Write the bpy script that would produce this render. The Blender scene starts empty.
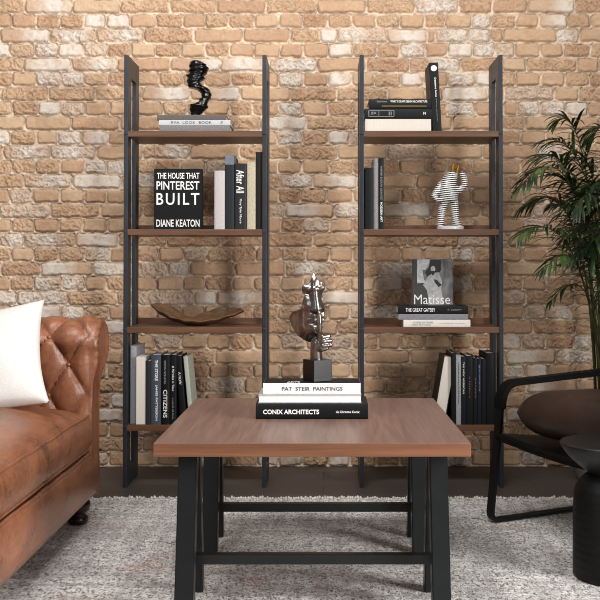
import bpy, bmesh, math, random
import numpy as np
from mathutils import Vector, Matrix
random.seed(7)
S = bpy.context.scene
COL = S.collection
PI = math.pi
# ------------------------------------------------------------------ camera numbers (fitted to the photograph)
F, CX, CY, TH, H = 1000.0, 323.63, 248.73, 0.0176, 0.9174
def un(x, y, Y):                       # photo pixel + depth -> X, Z
    c, s = math.cos(TH), math.sin(TH)
    yc = (CY - y) / F
    t = Y / (c - yc * s)
    return t * (x - CX) / F, H + t * (s + yc * c)
def P3(x, y, Y):
    X, Z = un(x, y, Y)
    return Vector((X, Y, Z))
cam = bpy.data.cameras.new('camera'); co = bpy.data.objects.new('camera', cam); COL.objects.link(co)
co.location = (0, 0, H); co.rotation_euler = (PI / 2 + TH, 0, 0)
cam.sensor_width = 36; cam.lens = 36 * F / 600
cam.shift_x = (300 - CX) / 600; cam.shift_y = (CY - 300) / 600
cam.clip_start = 0.05
S.camera = co

# ------------------------------------------------------------------ materials
def lin(c):
    return tuple(((v / 255) / 12.92 if v / 255 <= .04045 else ((v / 255 + .055) / 1.055) ** 2.4) for v in c)
def rgba(c): return (*lin(c), 1)
class NT:
    def __init__(s, name):
        s.m = bpy.data.materials.new(name); s.m.use_nodes = True
        s.t = s.m.node_tree; s.b = s.t.nodes['Principled BSDF']
    def n(s, typ, **kw):
        o = s.t.nodes.new(typ)
        for k, v in kw.items():
            if k.startswith('i_'):
                key = k[2:].replace('_', ' ')
                o.inputs[int(key) if key.isdigit() else key].default_value = v
            else: setattr(o, k, v)
        return o
    def l(s, a, b): s.t.links.new(a, b)
    def coords(s, scale=(1, 1, 1), kind='Object', rot=(0, 0, 0)):
        tc = s.n('ShaderNodeTexCoord'); mp = s.n('ShaderNodeMapping')
        mp.inputs['Scale'].default_value = scale; mp.inputs['Rotation'].default_value = rot
        s.l(tc.outputs[kind], mp.inputs[0]); return mp.outputs[0]
    def noise(s, vec, scale, detail=4, rough=.55, dist=0):
        o = s.n('ShaderNodeTexNoise'); o.inputs['Scale'].default_value = scale
        o.inputs['Detail'].default_value = detail; o.inputs['Roughness'].default_value = rough
        o.inputs['Distortion'].default_value = dist
        s.l(vec, o.inputs['Vector']); return o.outputs['Fac']
    def ramp(s, fac, stops, interp='LINEAR'):
        o = s.n('ShaderNodeValToRGB'); o.color_ramp.interpolation = interp
        e = o.color_ramp.elements
        while len(e) < len(stops): e.new(.5)
        for i, (p, c) in enumerate(stops):
            e[i].position = p; e[i].color = rgba(c) if isinstance(c, tuple) else (c, c, c, 1)
        s.l(fac, o.inputs[0]); return o.outputs[0]
    def mix(s, fac, a, b, mode='MIX'):
        o = s.n('ShaderNodeMix', data_type='RGBA', blend_type=mode)
        for sock, v in ((o.inputs[0], fac), (o.inputs[6], a), (o.inputs[7], b)):
            if isinstance(v, (int, float)): sock.default_value = v
            elif isinstance(v, tuple): sock.default_value = rgba(v)
            else: s.l(v, sock)
        return o.outputs[2]
    def bump(s, h, strength=.3, dist=.002):
        o = s.n('ShaderNodeBump'); o.inputs['Strength'].default_value = strength; o.inputs['Distance'].default_value = dist
        s.l(h, o.inputs['Height']); s.l(o.outputs[0], s.b.inputs['Normal'])
    def base(s, v):
        if isinstance(v, tuple): s.b.inputs['Base Color'].default_value = rgba(v)
        else: s.l(v, s.b.inputs['Base Color'])
    def set(s, **kw):
        for k, v in kw.items(): s.b.inputs[k.replace('_', ' ')].default_value = v
        return s
def simple(name, c, rough=.5, metal=0, var=.12, scale=40, spec=.5, bump=0):
    m = NT(name); v = m.coords()
    nz = m.noise(v, scale)
    d = tuple(max(0, int(k * (1 - var))) for k in c); e = tuple(min(255, int(k * (1 + var))) for k in c)
    m.base(m.ramp(nz, [(.3, d), (.7, e)]))
    m.set(Roughness=rough, Metallic=metal); m.b.inputs['Specular IOR Level'].default_value = spec
    if bump: m.bump(nz, bump, .001)
    return m.m
_mc = {}
def cloth(c, rough=.55):
    if max(c) < 75: c = tuple(int(q * .66) for q in c)
    k = (c, rough)
    if k not in _mc: _mc[k] = simple('book_cloth_%d_%d_%d' % c, c, rough, var=.03 if sum(c) > 550 else .08, scale=120, bump=.1, spec=.25)
    return _mc[k]
MAT = {}
def walnut(name, axis, dark, light, rough=.42, sc=1.0):
    m = NT(name)
    s = [14 * sc, 14 * sc, 14 * sc]; s[axis] = 1.1 * sc
    v = m.coords(tuple(s))
    a = m.noise(v, 1.6, 5, .6, 1.2)
    s2 = [160, 160, 160]; s2[axis] = 5
    b = m.noise(m.coords(tuple(s2)), 1, 2)
    s3 = [30 * sc] * 3; s3[axis] = 1.3 * sc
    w = m.noise(m.coords(tuple(s3)), 1.3, 4, .6, 2.2)
    mid = tuple((x + y) // 2 for x, y in zip(dark, light))
    c1 = m.ramp(a, [(.28, dark), (.5, mid), (.72, light)])
    c2 = m.mix(.45, c1, m.ramp(w, [(.3, dark), (.5, mid), (.68, light)]))
    c3 = m.mix(.5, c2, m.ramp(b, [(.3, .72), (.65, 1.0)]), 'MULTIPLY')
    m.base(c3); m.set(Roughness=rough); m.bump(b, .12, .0006)
    return m.m
MAT['table_top'] = walnut('walnut_tabletop', 1, (110, 85, 75), (156, 124, 110), .36)
MAT['shelf'] = walnut('walnut_shelf', 0, (78, 50, 33), (122, 82, 56), .45)
MAT['metal'] = simple('blackened_steel', (46, 49, 55), .42, .35, .10, 25)
MAT['table_leg'] = simple('black_powder_coat', (28, 30, 31), .36, .2, .08, 30)
MAT['chair_metal'] = simple('black_flat_bar', (9, 8, 8), .5, .1, .1, 30, spec=.25)
MAT['chair_wrap'] = simple('black_leather_wrap', (11, 10, 9), .5, 0, .2, 60, spec=.12, bump=.4)
MAT['pages'] = None
def pages_mat(name, c):
    m = NT(name); v = m.coords((1, 1, 1))
    w = m.noise(m.coords((900, 6, 6)), 1, 2)
    m.base(m.mix(.35, c, m.ramp(w, [(.3, .55), (.7, 1.0)]), 'MULTIPLY')); m.set(Roughness=.8); m.bump(w, .3, .0004)
    return m.m
MAT['pages'] = pages_mat('paper_pages', (222, 213, 202))
MAT['white_ink'] = simple('white_ink', (236, 234, 230), .6, 0, .02)
MAT['dark_ink'] = simple('dark_ink', (45, 45, 48), .6, 0, .05)
MAT['grey_ink'] = simple('grey_ink', (150, 150, 152), .6, 0, .05)
MAT['gold_ink'] = simple('gold_ink', (150, 118, 62), .45, .4, .05)

# ------------------------------------------------------------------ mesh helpers
def tag(o, label=None, cat=None, group=None, kind=None):
    if label: o['label'] = label
    if cat: o['category'] = cat
    if group: o['group'] = group
    if kind: o['kind'] = kind
    return o
def thing(name, label, cat, loc=(0, 0, 0), rot=(0, 0, 0), group=None):
    o = bpy.data.objects.new(name, None); COL.objects.link(o)
    o.empty_display_size = .05; o.location = loc; o.rotation_euler = rot
    return tag(o, label, cat, group)
def mobj(name, me, m, parent=None, smooth=False, loc=None):
    o = bpy.data.objects.new(name, me); COL.objects.link(o)
    if m and not me.materials: me.materials.append(m)
    if smooth:
        for p in me.polygons: p.use_smooth = True
    if parent: o.parent = parent
    if loc: o.location = loc
    return o
def obj(name, bm, m, parent=None, smooth=False, loc=None):
    bmesh.ops.recalc_face_normals(bm, faces=bm.faces[:])
    me = bpy.data.meshes.new(name); bm.to_mesh(me); bm.free()
    return mobj(name, me, m, parent, smooth, loc)
def box(bm, x0, x1, y0, y1, z0, z1, bev=0):
    r = bmesh.ops.create_cube(bm, size=1)
    vs = r['verts']
    for v in vs:
        v.co = Vector((x0 + (v.co.x + .5) * (x1 - x0), y0 + (v.co.y + .5) * (y1 - y0), z0 + (v.co.z + .5) * (z1 - z0)))
    if bev:
        es = list({e for v in vs for e in v.link_edges})
        bmesh.ops.bevel(bm, geom=es, offset=bev, segments=2, profile=.5, affect='EDGES')
    return vs
def boxm(*a, bev=0):
    bm = bmesh.new(); box(bm, *a, bev=bev); return bm
def prism(bm, pts, axis, a, b):        # extrude a closed 2D outline along an axis (0,1,2) from a to b
    def mk(p, t):
        if axis == 0: return (t, p[0], p[1])
        if axis == 1: return (p[0], t, p[1])
        return (p[0], p[1], t)
    v0 = [bm.verts.new(mk(p, a)) for p in pts]; v1 = [bm.verts.new(mk(p, b)) for p in pts]
    n = len(pts)
    bm.faces.new(v0); bm.faces.new(v1[::-1])
    for i in range(n): bm.faces.new((v0[i], v0[(i + 1) % n], v1[(i + 1) % n], v1[i]))
def tube(bm, pts, rads, n=10, flat=1.0, up=None):   # tapered tube through points with rounded caps
    pts = [Vector(p) for p in pts]
    if not hasattr(rads, '__len__'): rads = [rads] * len(pts)
    rings = []
    prev = None
    for i, p in enumerate(pts):
        t = (pts[min(i + 1, len(pts) - 1)] - pts[max(i - 1, 0)]).normalized()
        if prev is None:
            ref = up or (Vector((0, 1, 0)) if abs(t.y) < .9 else Vector((1, 0, 0)))
            a = t.cross(ref).normalized()
        else:
            a = (prev - t * prev.dot(t)).normalized()
        b = t.cross(a); prev = a
        rings.append([bm.verts.new(p + (a * math.cos(2 * PI * k / n) + b * flat * math.sin(2 * PI * k / n)) * rads[i]) for k in range(n)])
    for r0, r1 in zip(rings, rings[1:]):
        for k in range(n): bm.faces.new((r0[k], r0[(k + 1) % n], r1[(k + 1) % n], r1[k]))
    bm.faces.new(rings[0][::-1]); bm.faces.new(rings[-1])
def ball(bm, c, r, sub=2, sc=(1, 1, 1)):
    vs = bmesh.ops.create_icosphere(bm, subdivisions=sub, radius=1)['verts']
    for v in vs: v.co = Vector(c) + Vector((v.co.x * r * sc[0], v.co.y * r * sc[1], v.co.z * r * sc[2]))
    return vs
def lathe(bm, prof, n=48, c=(0, 0)):   # profile of (r,z)
    rings = []
    for r, z in prof:
        if r < 1e-5: rings.append([bm.verts.new((c[0], c[1], z))])
        else: rings.append([bm.verts.new((c[0] + r * math.cos(2 * PI * k / n), c[1] + r * math.sin(2 * PI * k / n), z)) for k in range(n)])
    for a, b in zip(rings, rings[1:]):
        for k in range(n):
            k2 = (k + 1) % n
            if len(a) == 1 and len(b) == 1: continue
            if len(a) == 1: bm.faces.new((a[0], b[k], b[k2]))
            elif len(b) == 1: bm.faces.new((a[k], a[k2], b[0]))
            else: bm.faces.new((a[k], a[k2], b[k2], b[k]))
def bake(o):                            # freeze the modifiers of an object into its mesh
    dg = bpy.context.evaluated_depsgraph_get()
    me = bpy.data.meshes.new_from_object(o.evaluated_get(dg)); old = o.data
    o.modifiers.clear(); o.data = me
    bpy.data.meshes.remove(old)
    return o
def remeshed(name, bm, voxel, m, parent=None, smooth_it=4):
    o = obj(name, bm, m, parent)
    r = o.modifiers.new('r', 'REMESH'); r.mode = 'VOXEL'; r.voxel_size = voxel
    s = o.modifiers.new('s', 'SMOOTH'); s.iterations = smooth_it; s.factor = .5
    bake(o)
    if not o.data.materials: o.data.materials.append(m)
    for p in o.data.polygons: p.use_smooth = True
    return o
def gridmesh(V, closed_u=False):        # V[i][j] -> Vector
    bm = bmesh.new()
    R = [[bm.verts.new(p) for p in row] for row in V]
    for i in range(len(R) - (0 if closed_u else 1)):
        a, b = R[i], R[(i + 1) % len(R)]
        for j in range(len(a) - 1): bm.faces.new((a[j], a[j + 1], b[j + 1], b[j]))
    return bm
def fast_mesh(name, V, nx, nz, attrs=None):   # regular grid with numpy, V is (nx*nz,3), index = ix*nz+iz
    me = bpy.data.meshes.new(name)
    me.vertices.add(len(V)); me.vertices.foreach_set('co', V.astype(np.float32).ravel())
    ix, iz = np.meshgrid(np.arange(nx - 1), np.arange(nz - 1), indexing='ij')
    a = (ix * nz + iz).ravel()
    q = np.stack([a, a + nz, a + nz + 1, a + 1], 1).astype(np.int32)
    me.loops.add(q.size); me.loops.foreach_set('vertex_index', q.ravel())
    me.polygons.add(len(q)); me.polygons.foreach_set('loop_start', np.arange(0, q.size, 4, dtype=np.int32))
    me.polygons.foreach_set('loop_total', np.full(len(q), 4, np.int32))
    me.polygons.foreach_set('use_smooth', np.ones(len(q), bool))
    for k, v in (attrs or {}).items():
        at = me.attributes.new(k, 'FLOAT', 'POINT'); at.data.foreach_set('value', v.astype(np.float32).ravel())
    me.update(); me.validate()
    return me
def lattice(seed): return np.random.RandomState(seed).rand(256, 256)
def vnoise(x, y, seed=0):
    L = lattice(seed); xi = np.floor(x).astype(int); yi = np.floor(y).astype(int)
    fx = x - xi; fy = y - yi; fx = fx * fx * (3 - 2 * fx); fy = fy * fy * (3 - 2 * fy)
    g = lambda a, b: L[a & 255, b & 255]
    return (g(xi, yi) * (1 - fx) + g(xi + 1, yi) * fx) * (1 - fy) + (g(xi, yi + 1) * (1 - fx) + g(xi + 1, yi + 1) * fx) * fy
def fbm(x, y, seed=0, oc=4):
    r = 0; a = .5; tot = 0
    for k in range(oc):
        r = r + a * vnoise(x * 2 ** k, y * 2 ** k, seed + k); tot += a; a *= .55
    return r / tot
def text(body, width, height, m, parent, name='title_lettering', origin=(0, 0, 0), right=(1, 0, 0), up=(0, 0, 1), thick=.0004, bold=.0, label=None, spacing=1.0):
    cu = bpy.data.curves.new('txt', 'FONT'); cu.body = body; cu.align_x = 'CENTER'; cu.align_y = 'CENTER'
    cu.extrude = .02; cu.resolution_u = 3; cu.offset = bold; cu.space_character = spacing
    o = bpy.data.objects.new('txt', cu); COL.objects.link(o)
    dg = bpy.context.evaluated_depsgraph_get(); dg.update()
    me = bpy.data.meshes.new_from_object(o.evaluated_get(dg))
    bpy.data.objects.remove(o); bpy.data.curves.remove(cu)
    xs = [v.co.x for v in me.vertices]; ys = [v.co.y for v in me.vertices]
    cx, cy = (min(xs) + max(xs)) / 2, (min(ys) + max(ys)) / 2
    sx = width / (max(xs) - min(xs)); sy = height / (max(ys) - min(ys))
    R, U = Vector(right), Vector(up); N = R.cross(U); O = Vector(origin)
    for v in me.vertices:
        v.co = O + R * ((v.co.x - cx) * sx) + U * ((v.co.y - cy) * sy) + N * (v.co.z / .02 * thick)
    me.materials.clear()
    o = mobj(name, me, m, parent)
    if label: o['label'] = label
    return o

# ------------------------------------------------------------------ setting: brick wall, floor
WY = 4.612                              # plane of the mortar
def build_wall():
    xs = np.concatenate([np.arange(-2.6, -1.6, .008), np.arange(-1.6, 1.4, .0036), np.arange(1.4, 2.6001, .008)])
    zs = np.concatenate([np.arange(-.01, 2.2, .0036), np.arange(2.2, 2.6001, .008)])
    X, Z = np.meshgrid(xs, zs, indexing='ij')
    U = CX + F * X / (WY * math.cos(TH) + (Z - H) * math.sin(TH))
    c, s = math.cos(TH), math.sin(TH)
    V = CY - F * ((Z - H) * c - WY * s) / (WY * c + (Z - H) * s)
    U = U + 3.2 * (fbm(U / 16, V / 16, 3) - .5) + 1.4 * (vnoise(U / 4, V / 4, 8) - .5)
    V = V + 2.6 * (fbm(U / 22, V / 22, 5) - .5) + 1.4 * (vnoise(U / 4, V / 4, 11) - .5)
    tops = [14 + 14.58 * k for k in range(-12, 32)]     # row r lies between tops[r+11] and tops[r+12]
    exact = {0: [25, 72, 120, 170, 217, 266, 317, 366, 415, 459, 492, 527, 575],
             1: [12, 36, 61, 84, 106, 130, 155, 182, 205, 229, 254, 279, 303, 327, 352, 376, 400, 424, 445, 472, 491, 516, 539, 567, 590],
             2: [0, 49, 96, 144, 194, 243, 290, 320, 337, 387, 427, 435, 468, 491, 503, 557],
             3: [10, 35, 58, 83, 107, 131, 155, 180, 205, 230, 254, 280, 303, 328, 353, 377, 400, 425, 447, 472, 495, 515, 540, 564, 590],
             4: [23, 71, 117, 170, 221, 268, 317, 365, 410, 460, 502, 527, 576],
             5: [12, 36, 61, 84, 108, 137, 159, 183, 205, 231, 253, 278, 304, 328, 352, 375, 400, 423, 448, 475, 495, 515, 540, 565, 589],
             6: [0, 49, 95, 143, 190, 240, 290, 337, 387, 425, 443, 488, 505, 554],
             7: [12, 38, 61, 85, 110, 137, 162, 187, 205, 229, 253, 278, 302, 328, 352, 373, 400, 422, 447, 475, 503, 517, 540, 565, 588],
             8: [25, 72, 120, 168, 216, 260, 307, 357, 405, 452, 500, 525, 573],
             10: [3, 50, 97, 143, 190, 240, 289, 337, 387, 435, 482, 500, 538, 585],
             12: [25, 73, 122, 170, 217, 265, 312, 357, 415, 445, 490, 530, 575],
             18: [40, 93, 140, 167, 190, 235, 285, 333, 380, 432, 470, 505, 547, 590],
             20: [17, 68, 117, 137, 193, 217, 267, 317, 365, 410, 453, 500, 525, 575]}
    rng = np.random.RandomState(4)
    wash = [(55,7),(428,8),(442,8),(570,8),(95,22),(118,22),(478,22),(565,22),(40,36),(73,36),(125,36),(328,36),(350,37),(410,37),(455,37),(480,37),(558,37),
            (5,50),(47,50),(70,51),(340,51),(412,51),(460,51),(485,51),(45,65),(60,66),(105,64),(215,65),(245,65),(290,65),(305,65),(447,66),(48,80),(72,80),(290,80),
            (335,80),(410,80),(460,80),(480,80),(450,94),(470,94),(175,94),(235,94),(50,108),(290,109),(450,109),(465,109),(535,109),(555,109),(575,109),(280,123),(300,123),
            (70,137),(105,137),(5,138),(250,137),(290,137),(335,137),(30,153),(70,152),(180,152),(545,150),(100,167),(120,167),(55,182),(85,180),(110,182),(145,180),(300,182),
            (345,182),(300,210),(350,212),(20,237),(45,237),(100,240),(110,253),(55,267),(100,267),(115,267),(185,267),(310,268),(395,268),(40,282),(65,282),(395,280),(30,297),
            (50,297),(10,297),(215,297),(240,297),(340,297),(365,297),(45,312),(70,312),(390,311),(105,326),(120,326),(420,210),(405,210),(570,312),(580,340),(520,345),
            (520,375),(545,375),(520,352),(470,250),(455,290),(410,267),(535,392),(575,360),(590,395),(520,420),(560,450),(230,392),(235,450),(260,452),(300,455),(345,452),(120,400),(110,420),(455,455),(530,455)]
    r = np.clip(np.searchsorted(np.array(tops), V) - 12, -11, 31)
    D = np.full(U.shape, -5.0); RND = np.zeros(U.shape); R2 = np.zeros(U.shape); WASH = np.zeros(U.shape)
    for row in range(-11, 32):
        m = r == row
        if not m.any(): continue
        if row % 2: J = [11 + 24.35 * k + rng.uniform(-2.5, 2.5) for k in range(-12, 37)]
        else: J = [(24 if row % 4 == 0 else 0) + 48.2 * k + rng.uniform(-4, 4) for k in range(-6, 19)]
        if row in exact: J = [j for j in J if j < exact[row][0] - 18] + exact[row] + [j for j in J if j > exact[row][-1] + 18]
        J = np.array(J); y0, y1 = tops[row + 11], tops[row + 12]
        u, v = U[m], V[m]
        k = np.clip(np.searchsorted(J, u) - 1, 0, len(J) - 2)
        hw = (J[k + 1] - J[k]) / 2 - .70; uc = (J[k + 1] + J[k]) / 2; hh = (y1 - y0) / 2 - .70; vc = (y0 + y1) / 2
        cr = 3.2
        qx = np.abs(u - uc) - hw + cr; qy = np.abs(v - vc) - hh + cr
        D[m] = cr - (np.hypot(np.maximum(qx, 0), np.maximum(qy, 0)) + np.minimum(np.maximum(qx, qy), 0))
        rr = np.random.RandomState(1000 + row + 20).rand(len(J), 2)
        RND[m] = rr[k, 0]; R2[m] = rr[k, 1]
        w = np.where(rr[k, 1] > .92, .45, .0)
        for (a, b) in wash:
            if y0 <= b < y1:
                inb = (a > J[k]) & (a < J[k + 1])
                w = np.maximum(w, inb * np.clip(1.25 - np.abs(u - a) / 20, .1, 1))
        WASH[m] = w
    t = np.clip(D / 2.0, 0, 1); t = t * t * (3 - 2 * t)
    brick = np.clip((D + .2) / .9, 0, 1)
    bed = np.clip(-D / .9 - .25, 0, 1) * np.clip(fbm(U / 12, V / 12, 90, 3) * 2.6 - .3, .25, 1.1)
    pit = fbm(U / 4.5, V / 4.5, 21, 3)
    warp = 6 * fbm(U / 9, V / 9, 37, 3)
    rid = 1 - np.abs(2 * fbm(U / 3.0 + warp * .6, V / 2.5 + warp * .8, 33, 2) - 1) * 2.2
    coarse = np.clip((R2 - .38) / .15, 0, 1)
    h = t * (.0125 + .005 * (RND - .5)) + bed * .0105 \
        + brick * t * ((pit - .5) * (.006 + .007 * coarse) - np.clip(rid, 0, 1) ** 2 * .0075 * coarse) \
        + (1 - brick) * (.007 * (fbm(U / 4, V / 4, 55, 3) - .5) + .004 * (vnoise(U / 1.7, V / 1.7, 61) - .5))
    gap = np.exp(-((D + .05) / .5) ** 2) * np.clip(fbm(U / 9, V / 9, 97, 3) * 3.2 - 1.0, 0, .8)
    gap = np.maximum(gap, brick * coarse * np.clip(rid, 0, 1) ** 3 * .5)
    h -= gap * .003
    Vt = np.stack([X.ravel(), (WY - h).ravel(), Z.ravel()], 1)
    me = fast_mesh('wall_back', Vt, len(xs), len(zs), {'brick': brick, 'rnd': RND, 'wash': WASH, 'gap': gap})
    m = NT('tumbled_brick'); v = m.coords()
    def at(k): return m.n('ShaderNodeAttribute', attribute_name=k).outputs['Fac']
    n1 = m.noise(v, 14, 5, .65); n2 = m.noise(v, 60, 4, .6); n3 = m.noise(v, 260, 3, .6)
    bc = m.ramp(at('rnd'), [(0, (186, 145, 115)), (.3, (206, 167, 134)), (.6, (213, 178, 144)), (.85, (196, 153, 121)), (1, (217, 186, 153))])
    bc = m.mix(m.ramp(n2, [(.35, 0.0), (.75, .55)]), bc, (218, 188, 157))
    bc = m.mix(m.ramp(n1, [(.45, 0.0), (.8, .5)]), bc, (172, 134, 108))
    bc = m.mix(m.ramp(n3, [(.30, .38), (.46, 0.0)]), bc, (146, 106, 80))
    wf = m.n('ShaderNodeMath', operation='MULTIPLY'); m.l(at('wash'), wf.inputs[0])
    m.l(m.ramp(m.noise(v, 28, 5, .65), [(.28, 0.05), (.50, .95)]), wf.inputs[1])
    bc = m.mix(wf.outputs[0], bc, (232, 220, 208))
    mo = m.mix(m.ramp(n3, [(.35, 0.0), (.7, 1.0)]), (222, 198, 172), (242, 226, 204))
    mo = m.mix(m.ramp(n1, [(.5, 0.0), (.75, .4)]), mo, (198, 168, 142))
    bf = m.n('ShaderNodeMath', operation='ADD'); m.l(at('brick'), bf.inputs[0])
    sm = m.n('ShaderNodeMath', operation='MULTIPLY_ADD'); m.l(n3, sm.inputs[0]); sm.inputs[1].default_value = .5; sm.inputs[2].default_value = -.3
    m.l(sm.outputs[0], bf.inputs[1])
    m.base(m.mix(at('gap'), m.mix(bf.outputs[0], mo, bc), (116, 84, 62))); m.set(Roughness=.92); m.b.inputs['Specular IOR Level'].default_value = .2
    m.bump(m.mix(.5, n3, n2), .75, .005)
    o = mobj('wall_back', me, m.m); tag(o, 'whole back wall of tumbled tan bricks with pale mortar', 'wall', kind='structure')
build_wall()

fm = NT('dark_floor_planks')
v = fm.coords((1, 1, 1)); bt = fm.n('ShaderNodeTexBrick'); bt.offset = .37
bt.inputs['Color1'].default_value = rgba((88, 78, 72)); bt.inputs['Color2'].default_value = rgba((72, 64, 60)); bt.inputs['Mortar'].default_value = rgba((34, 30, 28))
bt.inputs['Scale'].default_value = 1; bt.inputs['Brick Width'].default_value = 1.4; bt.inputs['Row Height'].default_value = .14; bt.inputs['Mortar Size'].default_value = .0018
fm.l(v, bt.inputs['Vector'])
g = fm.noise(fm.coords((4, 60, 60)), 1, 4)
fm.base(fm.mix(.6, bt.outputs['Color'], fm.ramp(g, [(.3, .6), (.7, 1.0)]), 'MULTIPLY')); fm.set(Roughness=.5); fm.bump(g, .1, .001)
fl = obj('floor', boxm(-2.6, 2.6, -1.2, WY + .02, -.05, 0), fm.m); tag(fl, 'dark brown plank floor along the brick wall', 'floor', kind='structure')

wr = obj('shade_wall_right', boxm(2.4, 2.5, 1.8, WY - .03, 0, 2.6), simple('grey_plaster', (150, 142, 134), .9, 0, .05, 8), None); tag(wr, 'added unseen plaster wall right of the palm, shading the brick wall', 'wall', kind='structure')  # added out of view to keep window light off the brick wall
# ------------------------------------------------------------------ rug
RZ = .010
def build_rug():
    x0, x1, y0, y1 = -1.7, 1.9, .6, 3.945
    st = .006
    xs = np.arange(x0, x1, st); ys = np.arange(y0, y1 + .0001, st)
    X, Y = np.meshgrid(xs, ys, indexing='ij')
    Z = RZ - .002 + .0022 * (vnoise(X / .012, Y / .012, 71) - .5) + .0016 * (vnoise(X / .03, Y / .011, 72) - .5)
    e = np.minimum(np.minimum(X - x0, x1 - X), np.minimum(Y - y0, y1 - Y))
    Z = np.where(e < .012, Z * np.clip(e / .012, .1, 1), Z)
    Y = np.where(Y > y1 - .008, Y + .012 * (vnoise(X / .011, Y * 0, 75) - .4), Y)
    me = fast_mesh('rug_pile', np.stack([X.ravel(), Y.ravel(), Z.ravel()], 1), len(xs), len(ys))
    m = NT('woven_wool'); v = m.coords()
    def cells(scale, rot):
        vo = m.n('ShaderNodeTexVoronoi'); vo.inputs['Scale'].default_value = 1
        m.l(m.coords(scale, rot=(0, 0, rot)), vo.inputs['Vector']); sp = m.n('ShaderNodeSeparateColor'); m.l(vo.outputs['Color'], sp.inputs[0]); return sp.outputs[0], vo.outputs['Distance']
    c1, d1 = cells((215, 90, 1), .5); c2, d2 = cells((120, 230, 1), .12)
    a = m.noise(m.coords((60, 160, 1)), 1, 2, .6)
    big = m.noise(v, 3.2, 5, .6); wide = m.noise(v, 1.1, 3, .5)
    bigx = m.noise(m.coords((2, 26, 1)), 1, 3); bigy = m.noise(m.coords((26, 2, 1)), 1, 3)
    w = m.mix(.42, c1, c2)
    c = m.ramp(w, [(.10, (92, 89, 88)), (.28, (160, 157, 154)), (.46, (212, 208, 204)), (.8, (244, 241, 236))])
    c = m.mix(m.ramp(m.mix(.5, bigx, bigy), [(.40, .5), (.58, 0.0)]), c, (130, 127, 127))
    c = m.mix(m.ramp(wide, [(.45, 0.0), (.7, .25)]), c, (214, 210, 207))
    rust = m.n('ShaderNodeMath', operation='MULTIPLY')
    m.l(m.ramp(big, [(.56, 0.0), (.66, .8)]), rust.inputs[0]); m.l(m.ramp(a, [(.42, 0.0), (.56, 1.0)]), rust.inputs[1])
    c = m.mix(rust.outputs[0], c, (158, 122, 106))
    m.base(c); m.set(Roughness=.95); m.b.inputs['Specular IOR Level'].default_value = .1
    m.bump(m.mix(.6, d1, d2), .5, -.004)
    r = thing('area_rug', 'grey flecked woven wool rug under the table and sofa', 'rug', (0, 2.3, 0))
    p = mobj('pile', me, m.m, r); p.location = (0, -2.3, 0)
    bm = bmesh.new(); rr = random.Random(3)                     # tufted end of the rug
    x = x0
    while x < x1:
        y = y1 - .004 + rr.uniform(-.004, .008); hh = rr.uniform(.009, .017)
        ball(bm, (x, y - 2.3, hh * .5), 1, 1, (.0062, .009, hh * .62))
        x += rr.uniform(.008, .0115)
    f = obj('tufted_edge', bm, simple('pale_wool', (205, 198, 190), .95, 0, .2, 70), r, True)
    tag(f, 'pale looped end of the rug')
build_rug()

# ------------------------------------------------------------------ bookshelves
UF, UB, UH = 4.1617, 4.4111, 1.8
SY = [130.8, 229.2, 327.0, 425.0]
SZ = [un(300, y, UF)[1] for y in SY]
def bookshelf(name, label, xl0, xl1, xr0, xr1):
    cx = (xl0 + xr1) / 2
    t = thing(name, label, 'bookshelf', (cx, (UF + UB) / 2, 0), group=None)
    def put(o): o.location = (-cx, -(UF + UB) / 2, 0); return o
    for a, b in ((xl0, xl1), (xr0, xr1)):
        bm = bmesh.new()
        box(bm, a, b, UF, UF + .075, 0, UH, bev=.0012); box(bm, a, b, UB - .07, UB, 0, UH, bev=.0012)
        box(bm, a + .0005, b - .0005, UF + .0745, UB - .0695, UH - .085, UH - .0003)
        box(bm, a + .0005, b - .0005, UF + .0745, UB - .0695, .0003, .08)
        put(obj('side_frame', bm, MAT['metal'], t))
    for z in SZ:
        s = put(obj('shelf_board', boxm(xl1 - .0005, xr0 + .0005, UF + .001, UB, z - .0245, z, bev=.001), MAT['shelf'], t))
        l = obj('back_lip', boxm(xl1 + .001, xr0 - .001, UB - .018, UB - .0005, z - .001, z + .026, bev=.001), MAT['shelf'], s)
        for x in (xl1 - .0175, xr0 + .0015): obj('bracket', boxm(x, x + .016, UF - .003, UF + .006, z - .016, z - .006, bev=.001), MAT['metal'], s)
    return t
bookshelf('bookshelf', 'tall black metal bookshelf nearer the sofa, four walnut shelves, driftwood bowl on one', -.8333, -.8163, -.256, -.239)
bookshelf('bookshelf', 'tall black metal bookshelf nearer the potted palm, striped figurine on one walnut shelf', .1509, .1679, .7303, .7473)

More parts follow.
